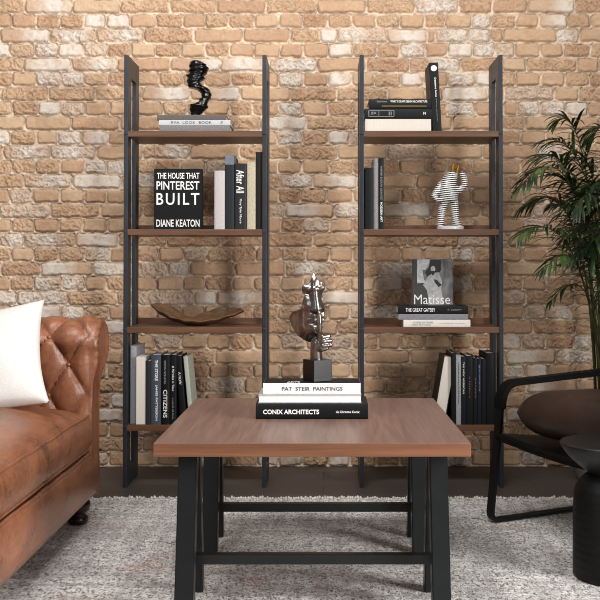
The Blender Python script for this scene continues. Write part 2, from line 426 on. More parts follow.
# ------------------------------------------------------------------ books
# book axes: t = thickness, h = height along the spine, d = depth away from the spine
def book(label, T, Hh, D, c, loc, lying=False, flip=False, lean=0, yaw=0, cover='spine', page=None, rough=.5, group=None, over=.003, rnd=.25, bt=.0028, rootz=0):
    """upright: spine faces the viewer; flip: page edges face the viewer; lying: on its side"""
    t = thing('book', label, 'book', loc, (0, lean, yaw), group)
    def mp(a, h, d):
        if flip: d = D - d; a = -a
        if lying: return Vector((h - Hh / 2, d, a + T / 2))
        return Vector((a, d, h))
    cm = c if not isinstance(c, tuple) else cloth(c, rough)
    bm = bmesh.new()
    half = T / 2; n = 8; sb = T * rnd * .5
    outer = [(-half, D)] + [(-half * math.cos(PI * k / n), sb - sb * math.sin(PI * k / n)) for k in range(n + 1)] + [(half, D)]
    inner = [(half - bt, D), (half - bt, sb + .004), (-half + bt, sb + .004), (-half + bt, D)]
    pts = outer + inner
    v0 = [bm.verts.new(mp(p[0], 0, p[1])) for p in pts]; v1 = [bm.verts.new(mp(p[0], Hh, p[1])) for p in pts]
    N = len(pts)
    for i in range(N): bm.faces.new((v0[i], v0[(i + 1) % N], v1[(i + 1) % N], v1[i]))
    no = len(outer)
    for vv in (v0, v1):                                           # end faces of the U: spine piece and two boards
        bm.faces.new([vv[0], vv[1], vv[no + 2], vv[no + 3]])
        bm.faces.new([vv[no - 2], vv[no - 1], vv[no], vv[no + 1]])
        bm.faces.new(vv[1:no - 1] + [vv[no + 1], vv[no + 2]])
    obj('cover', bm, cm, t)
    bm = bmesh.new()
    a0, a1 = -half + bt, half - bt
    cs = [mp(a, h, d) for a in (a0, a1) for h in (over, Hh - over) for d in (sb + .0042, D - over)]
    lo = Vector([min(q[i] for q in cs) for i in range(3)]); hi = Vector([max(q[i] for q in cs) for i in range(3)])
    box(bm, lo.x, hi.x, lo.y, hi.y, lo.z, hi.z)
    obj('page_block', bm, page or MAT['pages'], t)
    t['_T'] = T; t['_H'] = Hh
    return t
def spine_text(b, body, frac0, frac1, hfrac, m, off=0.0, lying=False, name='title_lettering', bold=.0, up=False, y=-.0006, spacing=1.0):
    """text on the spine between two fractions of its length; off shifts across the thickness (fraction)"""
    T, Hh = b['_T'], b['_H']
    L = (frac1 - frac0) * Hh; mid = (frac0 + frac1) / 2
    if lying: return text(body, L, T * hfrac, m, b, name, ((mid - .5) * Hh, y, T / 2 + off * T), (1, 0, 0), (0, 0, 1), bold=bold, spacing=spacing)
    return text(body, L, T * hfrac, m, b, name, (off * T, y, (1 - mid) * Hh), (0, 0, -1), (1, 0, 0), bold=bold, spacing=spacing)
def up_book(label, x0, x1, ytop, ybot, c, D, Y=4.172, zs=None, T=None, **kw):
    """upright book whose front spans x0..x1 and ytop..ybot (photo) at depth Y, standing on the shelf height zs"""
    Xa = un(x0, ybot, Y)[0]; Xb = un(x1, ybot, Y)[0]; Zt = un(x0, ytop, Y)[1]
    return book(label, (Xb - Xa) - .0006, Zt - zs, D, c, ((Xa + Xb) / 2, Y, zs), **kw)
def flat_book(label, x0, x1, ytop, ybot, c, D, Y, z0, **kw):
    Xa = un(x0, ybot, Y)[0]; Xb = un(x1, ybot, Y)[0]
    T = un(x0, ytop, Y)[1] - z0
    b = book(label, T - .0004, Xb - Xa, D, c, ((Xa + Xb) / 2, Y, z0), lying=True, **kw)
    return b, z0 + T
SHADOW = {}
z1, z2, z3, z4 = SZ
g_up = 'books lying in a pile on the top shelf near the sofa'
# left unit, top shelf: three lying books
Y = 4.19
b, zt = flat_book('grey lowest book of the pile under the black twisted sculpture', 159.8, 229.8, 125.0, 130.6, (122, 120, 120), .17, Y, z1, group=g_up, rnd=.1)
b, zt = flat_book('white spined book sandwiched between two grey ones under the twisted sculpture', 158.8, 230.4, 119.9, 125.0, (196, 196, 199), .17, Y, zt, group=g_up, rnd=.1)
spine_text(b, 'RVA  LOOK  BOOK', .17, .74, .52, MAT['dark_ink'], lying=True, spacing=1.1); spine_text(b, '#', .86, .895, .6, MAT['dark_ink'], lying=True, name='emblem')
b, zl1 = flat_book('dark grey top book of the pile directly under the black twisted sculpture', 157.0, 226.0, 114.8, 119.9, (96, 90, 86), .165, Y, zt, group=g_up, rnd=.1)

# second shelf left
g2 = 'books on the second shelf near the sofa'
Xa = un(153.7, 228, 4.20)[0]; Xb = un(202.2, 228, 4.20)[0]; Zt = un(153, 168.8, 4.2)[1]
W, Hh = Xb - Xa, Zt - z2
t = book('large black book facing forward with bold white words about a house', .030, Hh, W, (15, 15, 16), (Xa, 4.20, z2), yaw=-PI / 2, rnd=.1, group=g2)
t.location = (Xa, 4.215, z2)
# yaw -90deg: depth axis +Y -> +X ; thickness axis +X -> -Y ; front board faces the viewer (local +X = world -Y)
def front(b, body, x0, x1, z0, z1, m, bold=0, name='title_lettering', spacing=1.0):
    T = b['_T']
    return text(body, x1 - x0, z1 - z0, m, b, name, (T / 2 + .0005, (x0 + x1) / 2, (z0 + z1) / 2), (0, 1, 0), (0, 0, 1), bold=bold, spacing=spacing)
k = Hh
front(t, 'THE HOUSE THAT', W * .065, W * .94, k * .835, k * .935, MAT['white_ink'], .012)
front(t, 'PINTEREST', W * .055, W * .94, k * .655, k * .795, MAT['white_ink'], .012)
front(t, 'BUILT', W * .055, W * .94, k * .405, k * .60, MAT['white_ink'], .012, spacing=1.25)
front(t, 'DIANE KEATON', W * .055, W * .945, k * .045, k * .165, MAT['white_ink'], .012)
up_book('plain pale grey shorter book beside the black house book', 214.0, 224.8, 170.6, 228.6, (190, 183, 182), .19, zs=z2, group=g2)
b = up_book('dark slate book with top coloured as lit, between pale grey and charcoal books', 224.8, 234.0, 154.8, 228.6, (52, 56, 62), .2, zs=z2, group=g2)
bm = boxm(-b['_T'] / 2 - .0003, b['_T'] / 2 + .0003, -.0007, .1, b['_H'] - .042, b['_H'] + .0004, bev=.002)  # light on the upper spine, put in as a paler colour
tag(obj('lit_spine_top', bm, cloth((110, 116, 124)), b), 'upper end of the spine coloured blue grey as if lit')
b = up_book('thick charcoal book with white handwritten title on its spine', 234.0, 246.8, 163.4, 228.6, (58, 58, 62), .19, zs=z2, group=g2)
spine_text(b, 'After All', .10, .45, .62, MAT['white_ink'], -.02, bold=.01); spine_text(b, 'Mary Tyler Moore', .54, .91, .22, MAT['white_ink'], .0, bold=.01, name='author_lettering')
up_book('plain cream book between the charcoal book and dark brown book', 246.8, 255.6, 162.3, 228.6, (186, 176, 152), .19, zs=z2, group=g2)
up_book('tallest dark brown book against the inner metal frame', 255.6, 262.2, 152.0, 228.6, (40, 34, 30), .2, zs=z2, group=g2)

# bottom shelf left
g4 = 'upright books on the lowest shelf near the sofa'
up_book('tall lilac grey book at the sofa end of the row', 130.0, 136.2, 345.8, 424.5, (150, 150, 158), .2, Y=4.20, zs=z4, group=g4)
up_book('cream book with page edges facing out beside the lilac book', 136.2, 145.2, 356.7, 424.5, (226, 220, 206), .18, zs=z4, group=g4, flip=True, bt=.0016, over=.001)
up_book('thin dark grey book between the cream pages and slate book', 145.2, 150.4, 361.0, 424.5, (64, 62, 66), .17, zs=z4, group=g4)
b = up_book('slate blue book with bold white capitals down its spine', 150.4, 160.8, 355.0, 424.5, (66, 72, 84), .18, zs=z4, group=g4)
spine_text(b, 'THE STORE', .07, .37, .30, MAT['white_ink'], .06, bold=.02); spine_text(b, 'JAMES PATTERSON', .43, .94, .26, MAT['white_ink'], .06, bold=.02, name='author_lettering')
b = up_book('black book with large white serif capitals low on the spine', 160.8, 169.6, 355.0, 424.5, (20, 20, 22), .18, zs=z4, group=g4)
spine_text(b, 'CITIZENS', .50, .90, .46, MAT['white_ink'], .0, bold=.01); spine_text(b, 'SIMON SCHAMA', .08, .42, .22, MAT['grey_ink'], -.05, name='author_lettering')
b = up_book('black book with thin white title, right of the large serif lettering', 169.6, 176.4, 354.7, 424.5, (24, 25, 30), .18, zs=z4, group=g4)
spine_text(b, 'A Wrinkle in Time', .16, .52, .34, MAT['white_ink']); spine_text(b, 'a novel of time', .62, .92, .22, MAT['grey_ink'], name='subtitle_lettering')
Xa = un(183.6, 424.5, 4.175)[0]
b = book('black book leaning over against the row of upright books', .026, .285, .18, (15, 15, 17), (Xa, 4.175, z4 + .0012), lean=-.083, group=g4)
spine_text(b, 'A NOW', .24, .42, .4, MAT['white_ink'])
b = book('pale edged book leaning behind the last black book of the row', .018, .282, .17, (168, 172, 160), (un(191.6, 424.5, 4.18)[0], 4.18, z4 + .0014), lean=-.095, group=g4)

# right unit, top shelf
g5 = 'books on the top shelf near the palm'
b, zt = flat_book('thick book with cream page edges facing out, bottom of the black pile', 364.6, 431.4, 118.4, 130.6, (26, 24, 24), .2, 4.185, z1, group=g5, flip=True, bt=.0018, over=.0012)
tag(b.children[1], 'cream page edges')
b, zt = flat_book('black book with framed box emblem on spine in the middle of the pile', 364.4, 432.2, 108.6, 118.4, (20, 23, 28), .2, 4.18, zt, group=g5, rnd=.15)
T, L = b['_T'], b['_H']
bm = bmesh.new()
for (a0, a1, c0, c1) in ((-.44, -.06, .80, .84), (-.44, -.06, .16, .20), (-.44, -.43, .16, .84), (-.29, -.283, .16, .84), (-.067, -.06, .16, .84)):
    box(bm, a0 * L, a1 * L, -.0012, .0006, c0 * T, c1 * T)
obj('box_emblem', bm, MAT['grey_ink'], b)
spine_text(b, 'JEK', .09, .18, .34, MAT['grey_ink'], lying=True); spine_text(b, 'II', .36, .40, .4, MAT['grey_ink'], lying=True, name='volume_mark'); spine_text(b, 'M', .87, .905, .3, MAT['white_ink'], lying=True, name='emblem')
b, zt = flat_book('slim black book on top of the pile beside the leaning book', 369.2, 431.6, 99.0, 108.6, (22, 22, 24), .19, 4.185, zt, group=g5, rnd=.15)
spine_text(b, 'WHAT IS CRAFT DESIGN ARCHITECTURE', .34, .93, .22, MAT['white_ink'], .26, lying=True, bold=.015)
spine_text(b, 'fashion', .12, .28, .2, MAT['grey_ink'], .26, lying=True, name='author_lettering')
T, L = b['_T'], b['_H']
obj('gold_stripe', boxm(-.3 * L, .42 * L, -.0010, .0006, .24 * T, .32 * T), MAT['gold_ink'], b)
Zt = un(434, 63, 4.18)[1]
b = book('tall black book leaning on the pile with round white badge at spine top', .038, Zt - z1 + .001, .17, (16, 16, 18), (un(437.4, 130.6, 4.18)[0], 4.18, z1 + .0012), lean=-.055, group=g5, rnd=.15)
spine_text(b, 'Designing home', .22, .50, .26, MAT['white_ink'], .06, bold=.02); spine_text(b, 'interiors and places', .52, .86, .14, MAT['grey_ink'], .06, name='subtitle_lettering')
bm = bmesh.new(); r_ = .0125
prism(bm, [(r_ * math.cos(2 * PI * q / 24), b['_H'] - .024 + r_ * math.sin(2 * PI * q / 24)) for q in range(24)], 1, -.0012, .001)
obj('round_badge', bm, MAT['white_ink'], b)

# right unit, second shelf
g6 = 'upright books on the second shelf near the palm'
b = up_book('short black book against the frame on the figurine shelf', 364.6, 373.2, 167.7, 228.9, (18, 20, 22), .19, zs=z2, group=g6)
b = up_book('tall pale grey rounded spine book on the figurine shelf', 373.4, 378.8, 158.5, 228.9, (140, 136, 138), .19, zs=z2, group=g6, rnd=.9)
b = up_book('tall black book with white lettering nearest the striped figurine', 378.8, 384.0, 157.8, 228.9, (26, 28, 32), .19, zs=z2, group=g6)
spine_text(b, 'HARPER BAZAAR GREATEST', .12, .60, .36, MAT['grey_ink']); spine_text(b, 'MODERN ART', .62, .90, .42, MAT['white_ink'], bold=.02, name='subtitle_lettering')

# right unit, third shelf
g7 = 'books lying on the third shelf near the palm'
b, zt = flat_book('off white bottom book of the pile before the photo cover book', 403.5, 470.4, 319.8, 327.0, (222, 214, 206), .15, 4.166, z3, group=g7, rnd=.12)
spine_text(b, 'HOUSES OF STONE', .14, .44, .26, MAT['grey_ink'], .14, lying=True, bold=.015); spine_text(b, 'VIEW SETTINGS', .12, .41, .26, MAT['grey_ink'], -.18, lying=True, name='subtitle_lettering')
spine_text(b, 'a collection of essays', .54, .92, .14, MAT['grey_ink'], -.02, lying=True, name='author_lettering')
b, zt = flat_book('plain grey middle book of the pile before the photo cover book', 398.4, 468.0, 313.9, 319.8, (128, 128, 134), .15, 4.168, zt, group=g7, rnd=.12)
b, zt = flat_book('black top book of the pile with a classic novel title', 398.0, 468.2, 305.9, 313.9, (18, 18, 20), .15, 4.166, zt, group=g7, rnd=.12)
spine_text(b, 'THE GREAT GATSBY', .11, .53, .46, MAT['white_ink'], lying=True, bold=.01); spine_text(b, 'F. SCOTT', .71, .91, .16, MAT['grey_ink'], lying=True, name='author_lettering')
YM = 4.352
Xa = un(412.4, 300, YM)[0]; Xb = un(452.6, 300, YM)[0]; Zt = un(412, 259, YM)[1]
pm = NT('grey_photograph_print'); v = pm.coords((1, 1, 1))
pm.base(pm.ramp(pm.noise(pm.coords((40, 40, 14)), 1, 4), [(.3, (70, 70, 72)), (.5, (112, 111, 112)), (.7, (150, 148, 148))])); pm.set(Roughness=.35)
W, Hh = Xb - Xa, Zt - z3 - .001
b = book('upright book with grey photographic cover standing behind the lying pile', .022, Hh, W, pm.m, (Xa, YM + .011, z3 + .0008), yaw=-PI / 2, rnd=.1)
b['_T'] = .022
def patch(b, pts, m, name, lift=.0004):          # flat printed shape on a front board; pts as fractions of the cover
    bm = bmesh.new(); T = b['_T']
    prism(bm, [(p[0] * W, p[1] * Hh) for p in pts], 0, T / 2 - .001, T / 2 + lift)
    return obj(name, bm, m, b)
def fl(x, y): return ((x - 412.4) / 40.2, (Zt - un(412, y, YM)[1]) / Hh)
def cov(*px): return [(fl(x, y)[0], 1 - fl(x, y)[1]) for x, y in px]
gm = {k: simple('print_grey_%d' % k, (k, k, k), .4, 0, .12, 60) for k in (40, 62, 170, 196, 215)}
patch(b, cov((412.5, 259.2), (416.9, 259.2), (416.9, 326), (412.5, 326)), gm[62], 'printed_border', .0003)
patch(b, cov((417.2, 259.4), (430, 259.4), (428.5, 266), (425.5, 269.8), (422.5, 270), (424, 280), (427, 282), (417.2, 284)), gm[196], 'printed_drape', .0005)
patch(b, cov((430.5, 259.6), (441, 259.6), (441, 270), (437, 276), (428, 278), (425, 272), (429, 268)), gm[40], 'printed_background', .0005)
patch(b, cov((414.5, 283.5), (427, 282.5), (428, 296), (428, 320), (415, 320)), gm[62], 'printed_table', .0005)
patch(b, cov((428, 276), (433, 273), (439, 272), (442, 282), (441, 290), (443.5, 300), (444, 322), (427, 322), (428.5, 300), (427, 290), (423, 285)), gm[170], 'printed_coat', .0009)
patch(b, cov((430.6, 268), (432, 266), (434, 266), (435.4, 268), (435, 271.5), (433, 274.5), (431.2, 272)), gm[196], 'printed_head', .0012)
patch(b, cov((430.8, 271), (435, 270.6), (434.4, 274.4), (432.2, 275.4)), gm[40], 'printed_beard', .0014)
patch(b, cov((434, 279), (437, 280), (442, 285), (438.5, 287), (434.5, 282)), gm[40], 'printed_sleeve', .0014)
T = .022
text('Matisse', W * .90, .042, MAT['white_ink'], b, 'title_lettering', (T / 2 + .0016, W * .49, Hh - (Zt - un(412, 299.3, YM)[1])), (0, 1, 0), (0, 0, 1), bold=.0)

# right unit, bottom shelf
g8 = 'upright books on the lowest shelf near the palm'
hz = un(450, 357, 4.18)[1] - z4
b = book('black covered book leaning sideways with white page edges facing out', .051, hz + .003, .17, (22, 20, 20), (un(440.2, 425, 4.19)[0], 4.19, z4 + .0012), lean=.17, flip=True, group=g8, over=.003)
b.location.x += -.006
up_book('black book between the leaning book and silver grey spine', 451.4, 456.2, 353.2, 424.8, (16, 16, 18), .19, zs=z4, group=g8)
b = up_book('slim silver grey spine among the dark navy books', 456.2, 461.2, 355.5, 424.8, (150, 152, 152), .19, zs=z4, group=g8)
spine_text(b, 'collected works of the studio', .1, .7, .3, MAT['dark_ink'])
b = up_book('navy book with white lettering right of the silver spine', 461.2, 466.2, 356.5, 424.8, (24, 30, 44), .18, zs=z4, group=g8)
spine_text(b, 'THE NEW AMERICAN', .08, .55, .32, MAT['white_ink'])
b = up_book('thick black navy book, second right of the silver spine', 466.2, 473.4, 356.0, 424.8, (20, 24, 34), .18, zs=z4, group=g8)
spine_text(b, 'a history', .3, .62, .22, MAT['gold_ink'])
b = up_book('dark brown black book, third right of the silver spine', 473.4, 477.6, 357.6, 424.8, (28, 26, 30), .18, zs=z4, group=g8)
spine_text(b, 'essays', .3, .6, .3, MAT['gold_ink'])
b = up_book('navy book with pale blue lettering, fourth right of the silver spine', 477.6, 481.6, 358.6, 424.8, (26, 34, 56), .17, zs=z4, group=g8)
spine_text(b, 'BLUE HARBOUR', .1, .5, .34, simple('blue_ink', (120, 140, 190), .6))
up_book('shorter black book left of the tall last book', 481.6, 486.2, 358.8, 424.8, (22, 22, 28), .17, zs=z4, group=g8)
up_book('tallest thick black book at the armchair end of the row', 486.2, 495.4, 353.2, 424.8, (15, 15, 17), .2, zs=z4, group=g8)

# ------------------------------------------------------------------ coffee table
TZ = .4681; TB = TZ - .034
def coffee_table():
    cx, cy = -.029, 2.981
    t = thing('coffee_table', 'square walnut coffee table on black splayed metal legs', 'coffee table', (cx, cy, RZ))
    def put(o): o.location = (-cx, -cy, -RZ); return o
    put(obj('tabletop', boxm(-.4324, .3743, 2.5455, 3.4164, TB, TZ, bev=.0012), None, t))
    top = t.children[0]; top.data.materials.append(MAT['table_top'])
    top.data.materials.append(walnut('walnut_edge', 0, (100, 63, 43), (148, 99, 71), .42))
    for p in top.data.polygons:
        if abs(p.normal.y) > .7 or abs(p.normal.x) > .7: p.material_index = 1
    for yc, sp in ((2.712, .112), (3.288, .100)):
        for x0, x1 in ((-.385, -.336), (.2805, .3285)):
            for s in (-1, 1):
                bm = bmesh.new()
                ft = yc + s * .024; fb = yc + s * sp
                # a slanted flat leg, cut level with the floor and the tabletop
                h_ = .0225
                prism(bm, [(fb - h_, RZ), (fb + h_, RZ), (ft + h_, TB + .0005), (ft - h_, TB + .0005)], 0, x0 + (0 if s < 0 else .0004), x1 - (0 if s < 0 else .0004))
                bmesh.ops.bevel(bm, geom=[e for e in bm.edges if abs((e.verts[0].co - e.verts[1].co).z) > .2], offset=.003, segments=2, affect='EDGES')
                put(obj('leg', bm, MAT['table_leg'], t))
        put(obj('stretcher', boxm(-.366, .308, yc - .013, yc + .013, .1165, .1435, bev=.002), MAT['table_leg'], t))
coffee_table()

# books and sculpture on the table
YB = 2.943
gT = 'books stacked on the coffee table'
b, zt = flat_book('large black bottom book of the table stack with bold white capitals', 255.7, 368.0, 403.7, 419.0, (27, 28, 33), .175, YB, TZ + .0004, group=gT, rnd=.25)
spine_text(b, 'CONIX ARCHITECTS', .065, .565, .30, MAT['white_ink'], -.02, lying=True, bold=.03); spine_text(b, 'de Christine Conix', .715, .925, .15, MAT['white_ink'], -.02, lying=True, bold=.02, name='author_lettering')
b, zt = flat_book('middle table book with white page edges out under a grey cover', 258.4, 361.4, 394.4, 403.7, (176, 174, 174), .165, YB + .012, zt, group=gT, flip=True, page=pages_mat('white_paper_pages', (246, 244, 240)), bt=.0028, over=.0015)
b, zt = flat_book('top table book with white spine, spaced grey capitals and black front cover', 263.0, 360.6, 383.3, 394.2, (240, 238, 236), .135, YB + .02, zt, group=gT, rnd=.12)
spine_text(b, 'PAT  STEIR  PAINTINGS', .195, .815, .36, MAT['dark_ink'], 0, lying=True)
T, L = b['_T'], b['_H']
tag(obj('front_cover_print', boxm(-L / 2 + .0004, L / 2 - .0004, .004, .1345, T - .0004, T + .0004), cloth((30, 31, 36)), b), 'black printed front cover')
text('ARTS', .038, .03, MAT['white_ink'], b, 'cover_lettering', (-.055, .03, T + .0006), (1, 0, 0), (0, 1, 0))
zt += .0006
ZT = zt
bronze = NT('polished_dark_bronze'); v = bronze.coords()
bronze.base(bronze.ramp(bronze.noise(v, 40, 4), [(.3, (104, 97, 92)), (.7, (160, 152, 146))])); bronze.set(Roughness=.24, Metallic=.93)
bronze.bump(bronze.noise(v, 90, 3), .12, .002)
def face_sculpture():
    YS = 3.03
    c = P3(317.5, 380, YS); c.z = ZT
    t = thing('face_sculpture', 'dark bronze sculpture of a partial face with finger hushing its lips', 'sculpture', c)
    e = .0645; zc = e
    bm = boxm(-e / 2, e / 2, -e / 2, e / 2, 0, e, bev=.0015)
    k = obj('cube_plinth', bm, simple('black_gloss_plinth', (16, 16, 18), .28, 0, .1, 20), t); k.rotation_euler = (0, 0, .55)
    def L(x, y, dy=0): q = P3(x, y, YS); return Vector((q.x - c.x, dy, q.z - c.z))
    u = YS / F                                    # metres per photo pixel at this depth
    outline = [(313.5, 272.5), (316.5, 279), (321, 282), (323.8, 288), (322.5, 293), (322.0, 300), (322.6, 306), (323.6, 312), (323.2, 320), (321.0, 329), (318, 338), (313, 342),
               (306, 340), (299, 336), (293, 328), (289.6, 319), (292.5, 312.5), (302.5, 308.3), (303.8, 302), (305.2, 296), (302.8, 291.5), (302.8, 286), (306, 284.5), (309.5, 283.5), (312, 278.5)]
    def inside(x, y):
        r = False; n = len(outline)
        for i in range(n):
            (x1, y1), (x2, y2) = outline[i], outline[(i + 1) % n]
            if (y1 > y) != (y2 > y) and x < (x2 - x1) * (y - y1) / (y2 - y1) + x1: r = not r
        return r
    def G(x, y, cx, cy, sx, sy): return math.exp(-((x - cx) / sx) ** 2 - ((y - cy) / sy) ** 2)
    def ss(a, b, x): q = max(0, min(1, (x - a) / (b - a))); return q * q * (3 - 2 * q)
    def hgt(x, y):
        mid = 315.0 + (y - 300) * .02
        h = -((x - mid) / 12.0) ** 2 * 4.0
        h -= ss(308, 290, x) * 14 * ss(300, 318, y)
        if y > 325: h -= ((y - 325) / 8) ** 2 * 2.2
        if y < 288: h -= ((288 - y) / 10) ** 2 * 2
        # nose
        ny = (y - 290) / (309.5 - 290)
        if -0.95 < ny < 1.25:
            hh = 1.6 + 4.8 * max(0, min(1, ny)); 
            w = 1.9 + 2.6 * max(0, min(1, ny))
            cut = 1 - ss(309.0, 311.8, y)
            h += hh * math.exp(-((x - (314.6 + 2.6 * max(0, ny))) / w) ** 2) * cut * ss(274, 284, y)
        h += 1.6 * G(x, y, 313.2, 308.8, 1.8, 1.8) + 1.6 * G(x, y, 321.0, 308.0, 1.6, 1.8)
        # brow ridge and eye sockets
        h += 1.7 * math.exp(-((y - 289.0 + .04 * (x - 313) ** 2 * .5) / 1.7) ** 2)
        h -= 3.0 * G(x, y, 308, 294.5, 4.0, 3.0) + 2.6 * G(x, y, 321, 294.0, 2.6, 3.0)
        h += 1.0 * G(x, y, 307.6, 295.5, 2.4, 1.4)
        # cheek
        h += 2.2 * G(x, y, 307.5, 305, 4.5, 6)
        # lips
        h += 3.2 * G(x, y, 316.4, 315.6, 4.2, 1.5) + 3.4 * G(x, y, 316.6, 320.2, 3.8, 1.7)
        h -= 2.6 * G(x, y, 316.2, 317.8, 5.4, .7) + 1.5 * G(x, y, 316.6, 324, 4, 1.5)
        # chin
        h += 4.0 * G(x, y, 315.8, 329, 4.5, 4.0)
        return h
    bm = bmesh.new(); V = {}
    st = .5
    nx, ny = int((326 - 287) / st), int((344 - 271) / st)
    for i in range(nx + 1):
        for j in range(ny + 1):
            V[i, j] = (287 + i * st, 271 + j * st)
    used = {}
    def vert(k):
        if k not in used:
            x, y = V[k]
            used[k] = bm.verts.new(L(x, y, -hgt(x, y) * u - .012))
        return used[k]
    for i in range(nx):
        for j in range(ny):
            if inside(V[i, j][0] + st / 2, V[i, j][1] + st / 2):
                bm.faces.new([vert((i, j)), vert((i + 1, j)), vert((i + 1, j + 1)), vert((i, j + 1))])
    me = bpy.data.meshes.new('face'); bm.to_mesh(me); bm.free()
    o = mobj('face', me, bronze.m, t)
    sm = o.modifiers.new('sm', 'SMOOTH'); sm.iterations = 2
    s = o.modifiers.new('s', 'SOLIDIFY'); s.thickness = .006; s.offset = -1
    bake(o)
    for p in o.data.polygons: p.use_smooth = True
    # forearm, palm, thumb and fingers
    bm = bmesh.new()
    F0 = -.018
    tube(bm, [L(317.0, 364, -.006), L(316.2, 356, -.010), L(316.0, 349, -.014), L(317.0, 342, F0), L(318.5, 337, F0)], [.0195, .0185, .0175, .019, .015], 14)
    ball(bm, L(318.2, 341.5, F0), .019, 2, (1.0, .75, 1.1))
    # index finger raised to the lips
    tube(bm, [L(319.6, 338, -.030), L(319.8, 330, -.046), L(319.6, 322, -.050), L(319.2, 314, -.050), L(319.1, 311.5, -.049)], [.0085, .0082, .0076, .0066, .0046], 10)
    ball(bm, L(319.1, 311.3, -.049), .0052, 2)
    # three curled fingers
    for (y0, x1, y1, r) in ((336.5, 329.0, 334.8, .0066), (340.8, 330.6, 339.6, .0066), (345.2, 330.8, 343.8, .0062)):
        tube(bm, [L(318, y0 + 1.5, -.026), L(323.0, y0 - .4, -.038), L(x1, y1 + .4, -.030), L(x1 + .2, y1 + 1.2, -.016), L(323.5, y0 + 2.0, -.010)], [r * 1.1, r * 1.05, r, r * .9, r * .8], 9)
        ball(bm, L(x1, y1 + .6, -.024), r * 1.0, 2)
    tube(bm, [L(316.5, 347, -.022), L(322, 348.5, -.036), L(326.5, 347.6, -.032), L(328.0, 346.6, -.024)], [.0085, .0078, .0066, .005], 9)
    remeshed('hand', bm, .0016, bronze.m, t, 5)
face_sculpture()

# ------------------------------------------------------------------ shelf ornaments
def twisted_sculpture():
    Yc = 4.275
    prof = [(114.6, 191.5, 196.0), (112.5, 190.4, 199.5), (110.5, 191.2, 202.0), (108.5, 191.0, 203.8), (106, 189.6, 205.0), (103.8, 189.2, 206.8), (102, 193.5, 207.4), (100, 196.5, 208), (97.5, 199.5, 209.8),
            (95.4, 199.0, 210.4), (93.5, 201.5, 210.8), (91, 201.8, 211.4), (89, 199.0, 211.2), (87, 195.0, 210.2), (85, 190.0, 206.6), (83, 188.6, 202.0), (80.5, 188.6, 200.5), (78, 187.2, 202.6), (75.5, 187.0, 204.0),
            (73.5, 186.6, 204.6), (71.5, 188.6, 203.8), (69.5, 189.2, 206.8), (67, 189.0, 207.2), (64.5, 189.6, 207.0), (62, 190.2, 206.2), (60, 190.6, 204.5), (58.4, 193.5, 202.6), (57.8, 197, 200)]
    c = P3(194, 114.6, Yc); c.z = zl1
    fine = [prof[0]]
    for a_, b_ in zip(prof, prof[1:]):
        for q_ in (1, 2, 3): fine.append(tuple(u_ + (v_ - u_) * q_ / 3 for u_, v_ in zip(a_, b_)))
    prof = fine
    t = tag(bpy.data.objects.new('twisted_sculpture', None), None); bpy.data.objects.remove(t)
    rows = []; n = 28; rr = random.Random(5)
    dz = zl1 - P3(194, 114.6, Yc).z
    for i, (y, a, b) in enumerate(prof):
        p, q = P3(a, y, Yc), P3(b, y, Yc)
        m = (p + q) / 2 - c; m.z += dz; rx = (q.x - p.x) / 2 * (1.06 + ((.06 * math.sin(i * 1.25)) + .04 * math.sin(i * .77 + 1) if 1 < i < len(prof) - 2 else 0))
        if i == 0: m.z = 0.0006
        ry = .6 * rx + .012 if 0 < i < len(prof) - 1 else rx * .8
        tilt = .5 * math.sin(i * .3)
        rows.append([m + Vector((rx * math.cos(2 * PI * k / n) * (1 + .05 * math.sin(2 * PI * 3 * k / n + i * .5)), ry * math.sin(2 * PI * k / n) + .008 * math.sin(i * .23), tilt * rx * .35 * math.cos(2 * PI * k / n) if 0 < i < len(prof) - 1 else 0)) for k in range(n)])
    bm = bmesh.new()
    R = [[bm.verts.new(p) for p in r] for r in rows]
    for a, b in zip(R, R[1:]):
        for k in range(n): bm.faces.new((a[k], a[(k + 1) % n], b[(k + 1) % n], b[k]))
    bm.faces.new(R[0][::-1]); bm.faces.new(R[-1])
    o = obj('twisted_sculpture', bm, simple('black_lacquer', (10, 10, 11), .16, 0, .1, 20), None, True, c)
    s = o.modifiers.new('s', 'SUBSURF'); s.levels = 1; s.render_levels = 1; bake(o)
    for p in o.data.polygons: p.use_smooth = True
    tag(o, 'glossy black twisted abstract sculpture standing on three grey books', 'sculpture')
twisted_sculpture()

